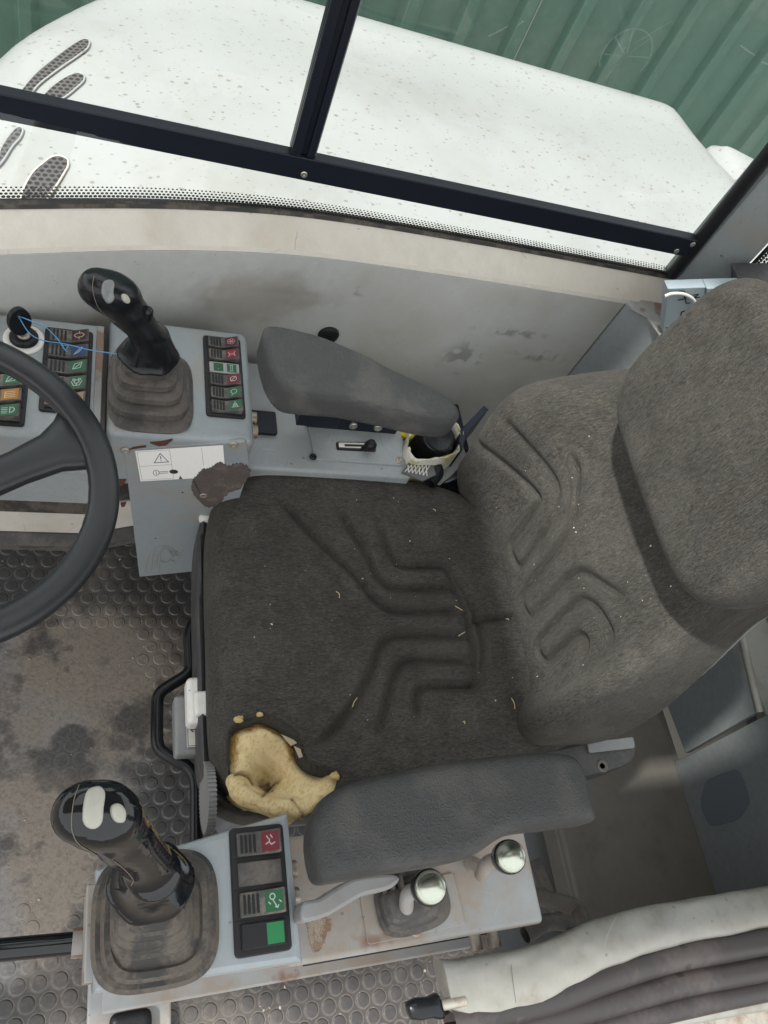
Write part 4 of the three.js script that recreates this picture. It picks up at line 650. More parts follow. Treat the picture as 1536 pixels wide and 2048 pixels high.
// joystick: s = +1 leans to -z (left stick), -1 mirrored
function joystick(name, label, S, H, s, mat, btn, pixels, bootMat, wide) {
  const o = thing(name, label, 'joystick', [S.x, 0.665, S.z]);
  const ax = H.clone().sub(S).normalize();
  const fw = V3(-1, 0, 0).addScaledVector(ax, ax.x).normalize(), sd = new THREE.Vector3().crossVectors(ax, fw).normalize();
  const L = ax.dot(H.clone().sub(S)), cl = new THREE.CatmullRomCurve3([S.clone().addScaledVector(ax, -0.015).addScaledVector(fw, -0.003), S.clone().addScaledVector(ax, L * 0.35).addScaledVector(fw, -0.005), S.clone().addScaledVector(ax, L * 0.72).addScaledVector(fw, -0.002), H.clone().addScaledVector(fw, 0.001), H.clone().addScaledVector(fw, 0.007).addScaledVector(ax, 0.009)]).getPoints(28);
  const rad = [0.0165, 0.0172, 0.0202, 0.0240, 0.0218], rAt = t => { const k = t * 4, i = Math.min(3, Math.floor(k)), f = k - i; return mix(rad[i], rad[i + 1], f * f * (3 - 2 * f)); };
  const sm = (a, b, k) => { const h = clamp(0.5 + 0.5 * (b - a) / k); return mix(b, a, h) - k * h * (1 - h); };
  const loc = cl.map(p => { const q = p.clone().sub(S); return [q.dot(fw) * 0.95, q.dot(sd) * 1.08, q.dot(ax)]; });
  const nTop = V3(0.30, 0.93, 0.14 * s).normalize();
  const field = (x, y, z) => {
    const rx = x - S.x, ry = y - S.y, rz = z - S.z, a = (rx * fw.x + ry * fw.y + rz * fw.z) * 0.95, b = (rx * sd.x + ry * sd.y + rz * sd.z) * 1.08, c = rx * ax.x + ry * ax.y + rz * ax.z; let d = 1e9;
    for (let i = 0; i < loc.length - 1; i++) { const p = loc[i], q = loc[i + 1], ex = q[0] - p[0], ey = q[1] - p[1], ez = q[2] - p[2], t = clamp(((a - p[0]) * ex + (b - p[1]) * ey + (c - p[2]) * ez) / (ex * ex + ey * ey + ez * ez)); d = Math.min(d, Math.hypot(a - p[0] - ex * t, b - p[1] - ey * t, c - p[2] - ez * t) - rAt((i + t) / (loc.length - 1))); }
    const tp = (x - H.x) * nTop.x + (y - H.y) * nTop.y + (z - H.z) * nTop.z - 0.0190; d = -sm(-d, -tp, 0.010);
    const rr = Math.hypot(rx, rz), an = Math.atan2(rz, rx), lob = 0.0285 + 0.0010 * Math.cos(an * 6 + 0.4) + 0.0015 * Math.cos(an * 2), t = clamp((ry + 0.014) / 0.04), rd = mix(lob, 0.012, Math.pow(t, 0.6)), fl = Math.max(rr - rd, Math.abs(ry - 0.003) - 0.017) - 0.004; return sm(d, fl * 0.8, 0.016);
  };
  const lo = [Math.min(S.x, H.x) - 0.06, S.y - 0.03, Math.min(S.z, H.z) - 0.06], hi = [Math.max(S.x, H.x) + 0.06, H.y + 0.045, Math.max(S.z, H.z) + 0.06];
  const grip = part(o, 'grip', sdfMesh(field, lo, hi, 0.0022), mat);
  const lay = (pix, h) => { // a moulded button lying on the grip
    const c = curve(pix, true, 30).slice(0, 30).map(p => march(field, p.x, p.y, 0.3, 1.6)).filter(Boolean); if (c.length < 6) return null; const n = V3(), m = V3(); c.forEach(q => { n.add(q.n); m.add(q.p); }); n.normalize(); m.multiplyScalar(1 / c.length);
    const pos = [], idx = [], L = [[1, -0.0008], [1, h * 0.6], [0.9, h], [0.55, h * 1.08], [0.0, h * 0.85]]; for (const [k, z] of L) c.forEach(q => { const w = m.clone().lerp(q.p, k).addScaledVector(n, z + (1 - k) * 0.001); pos.push(w.x, w.y, w.z); }); const N = c.length; for (let i = 0; i < L.length - 1; i++) for (let j = 0; j < N; j++) { const a = i * N + j, b = i * N + (j + 1) % N; idx.push(a, b, a + N, b, b + N, a + N); } const g = new THREE.BufferGeometry(); g.setAttribute('position', new THREE.Float32BufferAttribute(pos, 3)); g.setIndex(idx); g.computeVertexNormals(); return g;
  };
  for (const [n, pix, m] of pixels.buttons) { const g = lay(pix, 0.0028); if (g) part(grip, n, g, m); }
  for (const line of pixels.seams) { const c = curve(line, false, 30).map(p => march(field, p.x, p.y, 0.3, 1.6)).filter(Boolean).map(q => q.p.clone().addScaledVector(q.n, 0.0001)); if (c.length > 4) part(grip, 'parting_line', smoothTube(c, 0.00032, 60, 5), std([0.16, 0.14, 0.10], 0.7)); }
  return { o, field };
}
MAT.btnPale = std([0.36, 0.355, 0.31], 0.45); MAT.btnGrey = std([0.17, 0.18, 0.18], 0.35);
const JL = joystick('joystick', 'glossy black joystick with pale grey buttons on the console by the door', V3(0.058, 0.750, -0.068), V3(0.0155, 0.866, -0.101), 1, MAT.gloss, null, {
  buttons: [['rocker_button', [[185, 1575], [200, 1574], [209, 1588], [206, 1615], [203, 1645], [190, 1658], [174, 1655], [165, 1640], [167, 1605], [174, 1582]], MAT.btnPale], ['round_button', [[222, 1612], [232, 1607], [243, 1612], [250, 1627], [247, 1643], [237, 1646], [226, 1640], [220, 1625]], MAT.btnPale]],
  seams: [[[158, 1570], [148, 1600], [143, 1640], [146, 1668], [160, 1690], [195, 1712]], [[228, 1722], [250, 1740], [266, 1760], [262, 1772]]]
});
const JR = joystick('joystick', 'black joystick with grey buttons on the console beside the dash', V3(0.055, 0.752, -0.627), V3(0.0115, 0.866, -0.588), -1, MAT.satin, null, {
  buttons: [['rocker_button', [[210, 561], [222, 560], [228, 568], [226, 585], [228, 598], [220, 607], [211, 604], [203, 588], [204, 570]], MAT.btnGrey], ['round_button', [[243, 589], [250, 588], [257, 596], [257, 605], [250, 606], [243, 598]], MAT.btnPale]],
  seams: [[[188, 552], [185, 575], [192, 605], [205, 625], [230, 645]]]
});
{ const q = march(JR.field, 288, 640, 0.3, 1.6); const n = onY(294, 628, q ? q.p.y : 0.78); part(JR.o, 'trigger', sdfMesh((x, y, z) => Math.hypot(x, z) * 1 + Math.max(Math.abs(y) - 0.006, 0) - 0.0062, [-0.014, -0.018, -0.014], [0.014, 0.018, 0.014], 0.002).translate(n.x, n.y, n.z), MAT.satin); }
// rubber boots
{
  const A = V3(1, 0, 0), B = V3(0, 0, 1);
  const R = []; const c0 = V3(0.064, 0.66, -0.633); const add = (y, hx, hz, e = 4, t = 0) => R.push([V3(c0.x - 0.010 * t, y, c0.z + 0.0 * t), hx, hz, e]);
  add(0.6595, 0.050, 0.062); add(0.664, 0.0515, 0.064); add(0.666, 0.05, 0.061);
  add(0.668, 0.044, 0.050); [[0.684, 0.0465, 0.050, 0.037], [0.701, 0.040, 0.041, 0.031], [0.716, 0.033, 0.033, 0.025], [0.729, 0.0265, 0.026, 0.018]].forEach(([y, a, b, d], i) => { const t = (y - 0.66) / 0.07; add(y - 0.011, a + 0.0015, b + 0.0015, 4, t); add(y - 0.003, a + 0.001, b + 0.001, 4, t); add(y, a - 0.002, b - 0.002, 4, t); add(y + 0.001, d, d - 0.001, 4, t); });
  add(0.738, 0.018, 0.018, 3, 1.0);
  part(JR.o, 'rubber_boot', toCreasedNormals(rings(R, A, B, 56), 0.7), MAT.rubberdusty, { label: 'dusty stepped rubber boot' });
  const L = []; const c1 = onY(312, 1838, YL); const addL = (y, hx, hz, e = 4, t = 0) => L.push([V3(mix(c1.x, 0.058, t), y, mix(c1.z, -0.058, t)), hx, hz, e]);
  addL(0.6695, 0.0535, 0.0545, 3.4); addL(0.675, 0.0535, 0.0545, 3.4); addL(0.679, 0.050, 0.051, 3.4); addL(0.6785, 0.046, 0.047, 3.6); addL(0.684, 0.043, 0.044, 3.6); addL(0.684, 0.038, 0.039, 3.6); addL(0.681, 0.036, 0.037, 3.8);
  [[0.693, 0.034, 0.030], [0.705, 0.0305, 0.026], [0.716, 0.027, 0.022]].forEach(([y, a, b]) => { const t = (y - 0.67) / 0.06; addL(y - 0.009, a + 0.001, a + 0.001, 4, t); addL(y - 0.002, a, a, 4, t); addL(y, a - 0.002, a - 0.002, 4, t); addL(y + 0.001, b, b, 4, t); }); addL(0.735, 0.018, 0.018, 3, 1);
  part(JL.o, 'rubber_boot', toCreasedNormals(rings(L, A, B, 56), 0.7), MAT.rubber, { label: 'dusty square rubber boot' });
}
// ---------------------------------------------------------------- armrests
const vinylTex = dataTex(512, 512, (u, v) => { const f = fbm(u, v, 5, 5, 50), g = fbm(u, v, 80, 3, 52); const k = ss(0.45, 0.75, f) * 0.5 + 0.35 * (g - 0.4); return lerp3([0.065, 0.066, 0.069], [0.16, 0.152, 0.14], clamp(k)); });
const vinylBump = dataTex(512, 512, (u, v) => { const a = Math.abs(fbm(u, v, 26, 3, 55) - 0.5) * 3, b = fbm(u, v, 110, 2, 58); return clamp(0.25 + a * 0.6 + b * 0.3); }, false);
const vinyl = (k, rough) => { const m = vinylTex.clone(); m.needsUpdate = true; m.colorSpace = THREE.SRGBColorSpace; rep(m, 0.22); return std([k, k, k], rough, { map: m, bumpMap: bumpOf(vinylBump, 0.07), bumpScale: 0.0008 }); };
{
  const a = thing('armrest', 'cracked grey vinyl armrest beside the cab side wall', 'armrest', [0.3, 0.55, -0.6]);
  const pix = [[527, 656], [545, 650], [580, 655], [640, 668], [690, 686], [740, 708], [790, 735], [840, 758], [885, 782], [915, 805], [924, 826], [905, 838], [850, 832], [780, 815], [700, 798], [620, 786], [575, 775], [548, 745], [532, 700]];
  const poly = curve(pix.map(([u, v]) => { const p = onY(u, v, 0.775); return [p.x, -p.z]; }), true, 100).slice(0, 100).map(p => [p.x, p.y]);
  part(a, 'arm_pad', pillow(poly, 0.0125, (u, v) => 0.776 + 0.004 * ss(0.3, 0.2, u), (u) => 0.728 - 0.006 * ss(0.28, 0.2, u), 0.0035, FLAT), vinyl(0.78, 0.58), { keepUV: true });
  part(a, 'cover_strip', prism(flatPoly([[763, 833], [800, 834], [858, 848], [852, 856], [770, 842]], 0.732), FLAT, 0.722, 0.731, 0.001), MAT.white, { label: 'white plastic strip under the pad' });
  part(a, 'arm_bracket', [rbox(0.295, 0.44, 0.553, 0.592, -0.688, -0.680, 0.002), rbox(0.27, 0.33, 0.588, 0.735, -0.665, -0.655, 0.002), rbox(0.27, 0.33, 0.585, 0.592, -0.685, -0.657, 0.002)], MAT.blackpaint);
  part(a, 'mount_bar', rbox(0.202, 0.25, 0.5505, 0.560, -0.70, -0.660, 0.003), MAT.blackpaint);
  for (const u of [701, 752]) { const p = onZ(u, 860, -0.679); part(a, 'bolt', capPost(V3(p.x, 0.57, -0.6795), V3(0, 0, 1), [[0.0065, 0], [0.0065, 0.004], [0.0045, 0.005], [0.003, 0.003], [0, 0.003]], 16), MAT.steel); }
}
{
  const a = thing('armrest', 'charcoal vinyl armrest above the two round-capped levers', 'armrest', [0.3, 0.6, -0.09]);
  const pix = [[640, 1612], [660, 1585], [700, 1565], [770, 1546], [900, 1522], [1040, 1504], [1110, 1502], [1150, 1510], [1168, 1530], [1180, 1562], [1196, 1628], [1192, 1641], [1120, 1652], [1040, 1662], [1000, 1678], [955, 1708], [910, 1722], [840, 1735], [740, 1750], [660, 1764], [640, 1760], [630, 1735], [623, 1690], [626, 1640]];
  const poly = curve(pix.map(([u, v]) => { const p = onY(u, v, 0.775); return [p.x, -p.z]; }), true, 110).slice(0, 110).map(p => [p.x, p.y]);
  part(a, 'arm_pad', pillow(poly, 0.0125, (u, v) => 0.779 + 0.002 * (fbm((u + 2) / 4, (v + 2) / 4, 40, 2, 26) - 0.5), () => 0.735, 0.0035, FLAT), vinyl(0.43, 0.56), { keepUV: true });
  const br = curve([[606, 1806], [640, 1796], [672, 1776], [712, 1756], [780, 1748], [800, 1758], [780, 1778], [730, 1790], [690, 1812], [650, 1834], [606, 1842]], true, 60).slice(0, 60).map(p => [p.x, p.y]);
  part(a, 'arm_bracket', [prism(flatPoly(br, 0.70), FLAT, 0.668, 0.70, 0.003), rbox(0.24, 0.40, 0.69, 0.737, -0.10, -0.07, 0.006)], MAT.greyplastic);
  part(a, 'arm_post', rbox(0.28, 0.33, 0.598, 0.70, -0.10, -0.08, 0.004), MAT.blackpaint);
}
// ---------------------------------------------------------------- side shelf of the right console
{
  const s = thing('side_shelf', 'grey sheet metal shelf with slider lever under the wall-side armrest', 'shelf', [0.33, 0.3, -0.69]);
  const Y = 0.55;
  part(s, 'shelf_box', rbox(0.194, 0.456, 0.30, Y, -0.80, -0.603, 0.006), MAT.greypanel);
  const lid = part(s, 'shelf_lid', prism(roundPoly(flatPoly([[612, 838], [628, 920], [806, 933], [800, 845]], Y), 0.006), FLAT, Y - 0.001, Y + 0.0035, 0.001), MAT.greypanel);
  for (const [u, v] of [[626, 914], [798, 921]]) { const p = onY(u, v, Y + 0.0035); part(s, 'screw', capPost(V3(p.x, Y + 0.003, p.z), V3(0, 1, 0), [[0.0055, 0], [0.005, 0.0025], [0.0025, 0.003], [0.002, 0.001], [0, 0.001]], 14), u < 700 ? MAT.bezel : MAT.dullsteel); }
  part(s, 'slider_frame', prism(roundPoly(flatPoly([[670, 888], [672, 903], [750, 907], [750, 888]], Y), 0.003), FLAT, Y + 0.003, Y + 0.006, 0.001), MAT.bezel);
  part(s, 'slider_plate', prism(roundPoly(flatPoly([[674, 890], [675, 900], [746, 903], [746, 891]], Y), 0.002), FLAT, Y + 0.0058, Y + 0.0072, 0.0005), MAT.steel);
  part(s, 'slider_slot', prism(flatPoly([[686, 894], [687, 898], [728, 899], [728, 895]], Y), FLAT, Y + 0.0072, Y + 0.0078, 0.0002), MAT.bezel);
  const k = onY(738, 890, Y + 0.02), k0 = onY(725, 897, Y + 0.007); part(s, 'slider_lever', [rodGeo(V3(k0.x, Y + 0.005, k0.z), V3(k.x, Y + 0.018, k.z), 0.0035, 10), capPost(V3(k.x - 0.002, Y + 0.012, k.z), V3(0.6, 0.8, -0.1), [[0.001, -0.002], [0.006, 0], [0.0085, 0.005], [0.0085, 0.012], [0.006, 0.016], [0, 0.017]], 20)], MAT.black);
}
// cut-open container with bottle, strap
{
  const Y = 0.575, c = thing('plastic_container', 'cut-open white plastic container with yellow label behind the shelf', 'container', [0.5, 0.42, -0.68]);
  const o = flatPoly([[806, 905], [815, 868], [842, 845], [900, 838], [922, 862], [920, 905], [880, 928], [822, 928]], 0.56); const ctr = o.reduce((a, p) => [a[0] + p[0] / o.length, a[1] + p[1] / o.length], [0, 0]); const inn = o.map(p => [ctr[0] + (p[0] - ctr[0]) * 0.9, ctr[1] + (p[1] - ctr[1]) * 0.9]);
  const sh = new THREE.Shape(roundPoly(o, 0.01).map(p => new THREE.Vector2(...p))); sh.holes.push(new THREE.Path(roundPoly(inn, 0.01).map(p => new THREE.Vector2(...p))));
  const g = new THREE.ExtrudeGeometry(sh, { depth: 0.17, bevelEnabled: false, steps: 6 }); { const P = g.attributes.position; for (let i = 0; i < P.count; i++) if (P.getZ(i) > 0.165) P.setZ(i, 0.158 + 0.02 * fbm(P.getX(i) * 2 + 1, P.getY(i) * 2 + 1, 60, 2, 4)); } g.translate(0, 0, 0.40).applyMatrix4(FLAT); g.computeVertexNormals();
  const lt = dataTex(256, 256, (u, v) => { const n = fbm(u, v, 8, 4, 61); return n > 0.60 ? [0.46, 0.43, 0.2] : n > 0.555 ? [0.36, 0.40, 0.24] : [0.56, 0.54, 0.46]; });
  part(c, 'container_wall', g, mapped(lt, 0.14, 0.6));
  part(c, 'container_bottom', prism(roundPoly(inn, 0.01), FLAT, 0.40, 0.404, 0), MAT.white);
  const b = thing('bottle', 'dark round bottle cap inside the cut-open container', 'bottle', [0.52, 0.404, -0.7]); const bp = onY(878, 868, 0.565);
  part(b, 'bottle_body', capPost(V3(bp.x, 0.404, bp.z), V3(0, 1, 0), [[0, 0], [0.033, 0], [0.034, 0.1], [0.028, 0.14], [0.026, 0.15]], 28), MAT.black);
  part(b, 'bottle_cap', capPost(V3(bp.x, 0.552, bp.z), V3(0.1, 1, 0.2), [[0.03, 0], [0.031, 0.008], [0.027, 0.012], [0.022, 0.009], [0, 0.008]], 32), MAT.satin);
  const y = thing('yellow_cloth', 'crumpled yellow rag beside the dark bottle cap', 'rag', [0.46, 0.5, -0.72]); const yp = onY(818, 853, 0.56); part(y, 'rag', sdfMesh((x, yy, z) => Math.hypot(x * 0.8, yy * 1.3, z) - 0.016 * (0.7 + 0.6 * fbm((x + 1) * 2, (z + yy + 1) * 2, 40, 3, 2)), [-0.03, -0.025, -0.03], [0.03, 0.025, 0.03], 0.0025).translate(yp.x, 0.55, yp.z), std([0.55, 0.42, 0.05], 0.9));
  const s = thing('seat_belt', 'dark seat belt strap with white zigzag stitching', 'seat belt', [0.47, 0.5, -0.61]);
  const SB = prism(flatPoly([[803, 944], [818, 924], [866, 926], [872, 950], [846, 962]], 0.556), FLAT, 0.553, 0.557, 0.001); part(s, 'strap', SB, MAT.seatbase);
  for (const k of [0, 1]) { const zz = []; for (let i = 0; i <= 6; i++) { const t = i / 6, up = (i + k) % 2; const p = onY(mix(812, 856, t) + (up ? 4 : -2), up ? 930 : mix(943, 952, t), 0.5575); zz.push(p); } const parts = []; for (let i = 0; i < 6; i++) parts.push(rodGeo(zz[i], zz[i + 1], 0.0008, 6)); part(s, 'stitching', parts, std([0.62, 0.6, 0.55], 0.9)); }
  part(s, 'strap_fold', smoothTube([onY(868, 930, 0.548), onY(874, 945, 0.545), onY(858, 966, 0.54)], 0.011, 14, 10), MAT.black);
  const d = thing('support_bar', 'black flat bar standing between wall-side armrest and backrest', 'bar', [0.55, 0.5, -0.74]);
  part(d, 'bar', prism(flatPoly([[918, 880], [922, 858], [968, 810], [978, 818], [935, 865], [925, 900]], 0.57), FLAT, 0.50, 0.57, 0.002), MAT.blackpaint);
  part(d, 'bar_foot', rbox(0.47, 0.60, 0.30, 0.50, -0.80, -0.70, 0.004), MAT.blackpaint);
}
// ---------------------------------------------------------------- control levers on the left console
for (const [kn, base, label, lift, bell] of [[[866, 1772], [800, 1800], 'round-capped lever with rubber bellows nearest the console switches', 0.70, 1], [[1028, 1710], [945, 1722], 'round-capped lever nearest the rear end of the left console', 0.70, 0]]) {
  const L = thing('control_lever', label, 'lever', [onY(...base, 0.6).x, 0.6, onY(...base, 0.6).z], 'levers with clear round caps');
  const k = onY(...kn, lift), b = onY(...base, 0.61); const tip = V3(k.x, lift - 0.018, k.z);
  const mid = V3(mix(b.x, k.x, 0.55), 0.622, mix(b.z, k.z, 0.6) + 0.012);
  part(L, 'lever_rod', smoothTube([V3(b.x, 0.603, b.z), V3(mix(b.x, k.x, 0.2), 0.622, mix(b.z, k.z, 0.2) + 0.006), mid, V3(k.x - 0.008, 0.655, k.z + 0.001), tip], 0.0075, 40, 14), MAT.dusty);
  const dir = CAM.clone().sub(k).normalize().lerp(V3(0.1, 1, 0.05), 0.4).normalize();
  const knob = part(L, 'knob', capPost(tip, dir, [[0.008, -0.016], [0.0125, -0.012], [0.0155, 0.0], [0.0164, 0.012], [0.0164, 0.018], [0.0158, 0.0195], [0.0145, 0.019]], 32), MAT.satin);
  part(knob, 'knob_insert', capPost(tip.clone().addScaledVector(dir, 0.0165), dir, [[0.0143, 0], [0.0139, 0.0035], [0.0126, 0.0065], [0.0104, 0.0090], [0.0095, 0.0085], [0.0086, 0.0100], [0.0046, 0.0114], [0, 0.0118]], 32), std([0.46, 0.48, 0.42], 0.2, { metalness: 0.9 }));
  part(knob, 'clear_cap', capPost(tip.clone().addScaledVector(dir, 0.019), dir, [[0.0152, 0], [0.0149, 0.004], [0.0135, 0.0085], [0.011, 0.0118], [0.0065, 0.0142], [0, 0.015]], 32), std([0.95, 0.97, 0.93], 0.02, { transmission: 1, ior: 1.49, thickness: 0.004 })).castShadow = false;
  if (bell) {
    const rg = []; const c = onY(835, 1815, 0.602); [[0.602, 0.042, 0.030], [0.606, 0.042, 0.030], [0.607, 0.036, 0.025], [0.612, 0.032, 0.022], [0.613, 0.034, 0.024], [0.619, 0.030, 0.021], [0.62, 0.026, 0.018], [0.627, 0.022, 0.015], [0.628, 0.012, 0.010]].forEach(([y, x, z], i) => rg.push([V3(c.x - 0.004 - i * 0.002, y, c.z - 0.006), x, z, 3.2]));
    part(L, 'rubber_bellows', rings(rg, V3(1, 0, -0.12).normalize(), V3(0.12, 0, 1).normalize(), 40), MAT.rubberdusty);
    for (let i = 0; i < 3; i++) { const p = onY(775 + i * 16, 1752 + i * 3, 0.625); part(L, 'bellows_fold', new THREE.TorusGeometry(0.014 - i * 0.001, 0.0035, 8, 24).rotateY(Math.PI / 2).rotateZ(0.5).translate(p.x, 0.615 + i * 0.002, p.z), MAT.rubber); }
  }
}
// ---------------------------------------------------------------- steering wheel
{
  const C = V3(-0.15, 0.78, -0.42), tau = 8 * Math.PI / 180, n = V3(Math.sin(tau), Math.cos(tau), 0), e = V3(Math.cos(tau), -Math.sin(tau), 0), zz = V3(0, 0, 1), R = 0.163;
  const w = thing('steering_wheel', 'black moulded steering wheel with broad spokes', 'steering wheel', [C.x, 0.4, C.z]);
  const at = a => C.clone().addScaledVector(e, Math.cos(a) * R).addScaledVector(zz, Math.sin(a) * R);
  const list = [], N = 120, seg = 20; const pos = [], idx = [];
  for (let i = 0; i < N; i++) { const a = i / N * 6.28318, c = at(a), rd = c.clone().sub(C).normalize(); for (let k = 0; k < seg; k++) { const b = k / seg * 6.28318; const wv = 1 + 0.012 * Math.cos(a * 60) * (Math.cos(b) < -0.5 ? 1 : 0); const p = c.clone().addScaledVector(rd, Math.cos(b) * 0.0148 * wv).addScaledVector(n, Math.sin(b) * 0.0132 + 0.002 * Math.cos(2 * b)); pos.push(p.x, p.y, p.z); } }
  for (let i = 0; i < N; i++) for (let k = 0; k < seg; k++) { const a = i * seg + k, b = i * seg + (k + 1) % seg, c = ((i + 1) % N) * seg + k, d = ((i + 1) % N) * seg + (k + 1) % seg; idx.push(a, b, c, b, d, c); }
  const g = new THREE.BufferGeometry(); g.setAttribute('position', new THREE.Float32BufferAttribute(pos, 3)); g.setIndex(idx); g.computeVertexNormals();
  const wm = std([0.018, 0.020, 0.023], 0.34, { specularIntensity: 0.8, bumpMap: bumpOf(grainBump, 0.1), bumpScale: 0.00008 });
  part(w, 'rim', g, wm);
  const onW = (u, v) => onPlane(u, v, n, n.dot(C));
  const spoke = (from, to, first) => { const d = to.clone().sub(from).normalize(), s = new THREE.Vector3().crossVectors(n, d).normalize(), L = []; for (const [t, a, b] of [[0, 0.018, 0.011], [0.3, 0.018, 0.010], [0.6, 0.0185, 0.0095], [0.8, 0.022, 0.0095], [0.92, 0.031, 0.009], [1.0, 0.042, 0.0065]]) L.push([from.clone().lerp(to, t).addScaledVector(n, -0.003), a, b, 2.6]); return rings(L, s, n, 24); };
  const r0 = onW(158, 878), hub = C.clone().addScaledVector(n, -0.02).add(V3(0, 0, 0.03)); part(w, 'spoke', spoke(hub, at(Math.atan2(r0.z - C.z, r0.clone().sub(C).dot(e))).lerp(C, 0.045)), wm);
  part(w, 'spoke', spoke(hub, at(2.6).lerp(C, 0.045)), wm);
  part(w, 'hub', capPost(hub.clone().addScaledVector(n, -0.02), n, [[0, 0], [0.05, 0], [0.055, 0.02], [0.05, 0.032], [0.03, 0.036], [0, 0.037]], 32), wm);
  part(w, 'steering_column', rodGeo(hub.clone().addScaledVector(n, -0.02), V3(-0.28, 0.0, -0.39), 0.04, 20), MAT.black);
}
// ---------------------------------------------------------------- bar and pedal in front of the left console
{
  const b = thing('black_rod', 'glossy black rod fixed to the front of the left console', 'rod', [-0.2, 0.5, -0.045]);
  part(b, 'rod', rodGeo(V3(-0.6, 0.5, -0.075), V3(0.018, 0.5, -0.042), 0.0108, 18), MAT.gloss);
  part(b, 'rod_collar', rodGeo(V3(0.0, 0.5, -0.043), V3(0.02, 0.5, -0.042), 0.014, 18), MAT.dusty);
  const p = thing('floor_pedal', 'small black pedal pad on the floor below the left console', 'pedal', [0.06, 0, 0.04]);
  const q = onY(262, 2040, 0.06); part(p, 'pedal_pad', pillow(roundPoly([[-0.03, -0.025], [0.03, -0.025], [0.03, 0.02], [-0.03, 0.02]], 0.012), 0.008, () => 0.06, () => 0.04, 0.004, FLAT).translate(q.x, 0, q.z + 0.008), MAT.black);
  part(p, 'pedal_plate', rbox(q.x - 0.06, q.x + 0.06, 0.0, 0.03, q.z - 0.06, q.z + 0.05, 0.004), MAT.dusty);
  part(p, 'pedal_arm', rodGeo(V3(q.x, 0.02, q.z), V3(q.x, 0.045, q.z), 0.01), MAT.dullsteel);
}
// ---------------------------------------------------------------- door side
MAT.sleeve = mapped(paintTex(512, [0.215, 0.215, 0.195], { dirt: [0.13, 0.115, 0.09], dirtAmt: 0.7, dirtScale: 5, seed: 44, scratch: 14, scratchCol: [0.4, 0.39, 0.34], speck: 60 }), 0.3, 0.5);
MAT.seal = mapped(paintTex(512, [0.020, 0.017, 0.0175], { dirt: [0.06, 0.049, 0.047], dirtAmt: 0.5, seed: 45 }), 0.3, 0.5);
{
  const Y = 0.60, d = thing('cab_doorway', 'pale door frame sleeve with black rubber seals along the cab opening', 'door frame', [0.6, 0.4, 0.08]);
  const S = [[885, 1968, 0.026], [920, 1978, 0.028], [1000, 1968, 0.029], [1060, 1955, 0.028], [1110, 1930, 0.026], [1180, 1895, 0.0235], [1260, 1866, 0.0225], [1400, 1836, 0.022], [1540, 1812, 0.022], [1640, 1795, 0.022]];
  const rg = S.map(([u, v, r], i) => { const p = onY(u, v, Y); return [V3(p.x, Y, p.z), r * (i < 1 ? 0.92 : 1), r * 0.5, i < 4 ? 4 : 2.6]; }); const dense = []; for (let i = 0; i < rg.length - 1; i++) for (let k = 0; k < 10; k++) { const t = k / 10, a = rg[i], b = rg[i + 1]; dense.push([a[0].clone().lerp(b[0], t), mix(a[1], b[1], t), mix(a[2], b[2], t), mix(a[3], b[3], t)]); } dense.push(rg[rg.length - 1]);
  const A = V3(0.12, 0, 1).normalize(); const sg = rings(dense, A, V3(0, 1, 0), 48); { const P = sg.attributes.position; for (let i = 0; i < P.count; i++) { const x = P.getX(i), y = P.getY(i), z = P.getZ(i); const w = (fbm((x + 1) / 2, (z * 2 + y + 1) / 2, 22, 3, 71) - 0.5) * 0.012 + (fbm((x + z * 2 + 1) / 2, (y + 1) / 2, 60, 2, 72) - 0.5) * 0.004; P.setY(i, y + w); P.setZ(i, z + w * 0.5); } sg.computeVertexNormals(); } part(d, 'frame_sleeve', sg, MAT.sleeve);
  part(d, 'sleeve_joint', smoothTube([onY(1022, 1925, Y + 0.012), onY(1026, 1965, Y + 0.0145), onY(1032, 2005, Y + 0.012)], 0.00025, 12, 5), MAT.rubberdusty);
  const tube = (pix, r, y, m, n) => part(d, n, smoothTube(pix.map(([u, v]) => onY(u, v, y)), r, 60, 12), m);
  tube([[900, 2046], [1000, 2022], [1100, 1998], [1200, 1960], [1320, 1922], [1440, 1898], [1640, 1862]], 0.0155, 0.595, MAT.seal, 'rubber_seal');
  tube([[880, 2085], [1000, 2060], [1120, 2032], [1240, 2000], [1360, 1968], [1536, 1935], [1700, 1905]], 0.0145, 0.585, MAT.seal, 'rubber_seal');
  tube([[960, 2110], [1100, 2078], [1250, 2040], [1400, 2006], [1536, 1978], [1700, 1945]], 0.013, 0.575, MAT.seal, 'rubber_seal');
  tube([[1000, 2130], [1150, 2085], [1300, 2050], [1450, 2020], [1600, 1995]], 0.008, 0.56, MAT.sleeve, 'metal_strip');
  part(d, 'sill_plate', prism(flatPoly([[820, 2110], [1000, 2060], [1300, 2000], [1700, 1930], [1700, 2400], [820, 2400]], 0.5), FLAT, 0.47, 0.5, 0.003), MAT.dullsteel);
  const l = thing('door_latch', 'black plastic latch handle at the end of the door sleeve', 'latch', [0.33, 0.6, 0.07]);
  const a = onY(815, 2022, 0.61), b = onY(878, 2012, 0.61); part(l, 'latch_handle', rings([[a.clone(), 0.004, 0.004, 2.4], [a.clone().lerp(b, 0.04), 0.008, 0.007, 2.4], [a.clone().lerp(b, 0.3), 0.0105, 0.009, 2.6], [a.clone().lerp(b, 0.7), 0.0095, 0.0085, 2.6], [a.clone().lerp(b, 0.9), 0.0115, 0.0095, 2.8], [b.clone(), 0.0115, 0.0095, 2.8]], V3(0.15, 0, 1).normalize(), V3(0, 1, 0), 24), MAT.satin);
  part(l, 'latch_pin', rodGeo(b.clone(), onY(930, 2002, 0.61), 0.005), MAT.dullsteel);
}
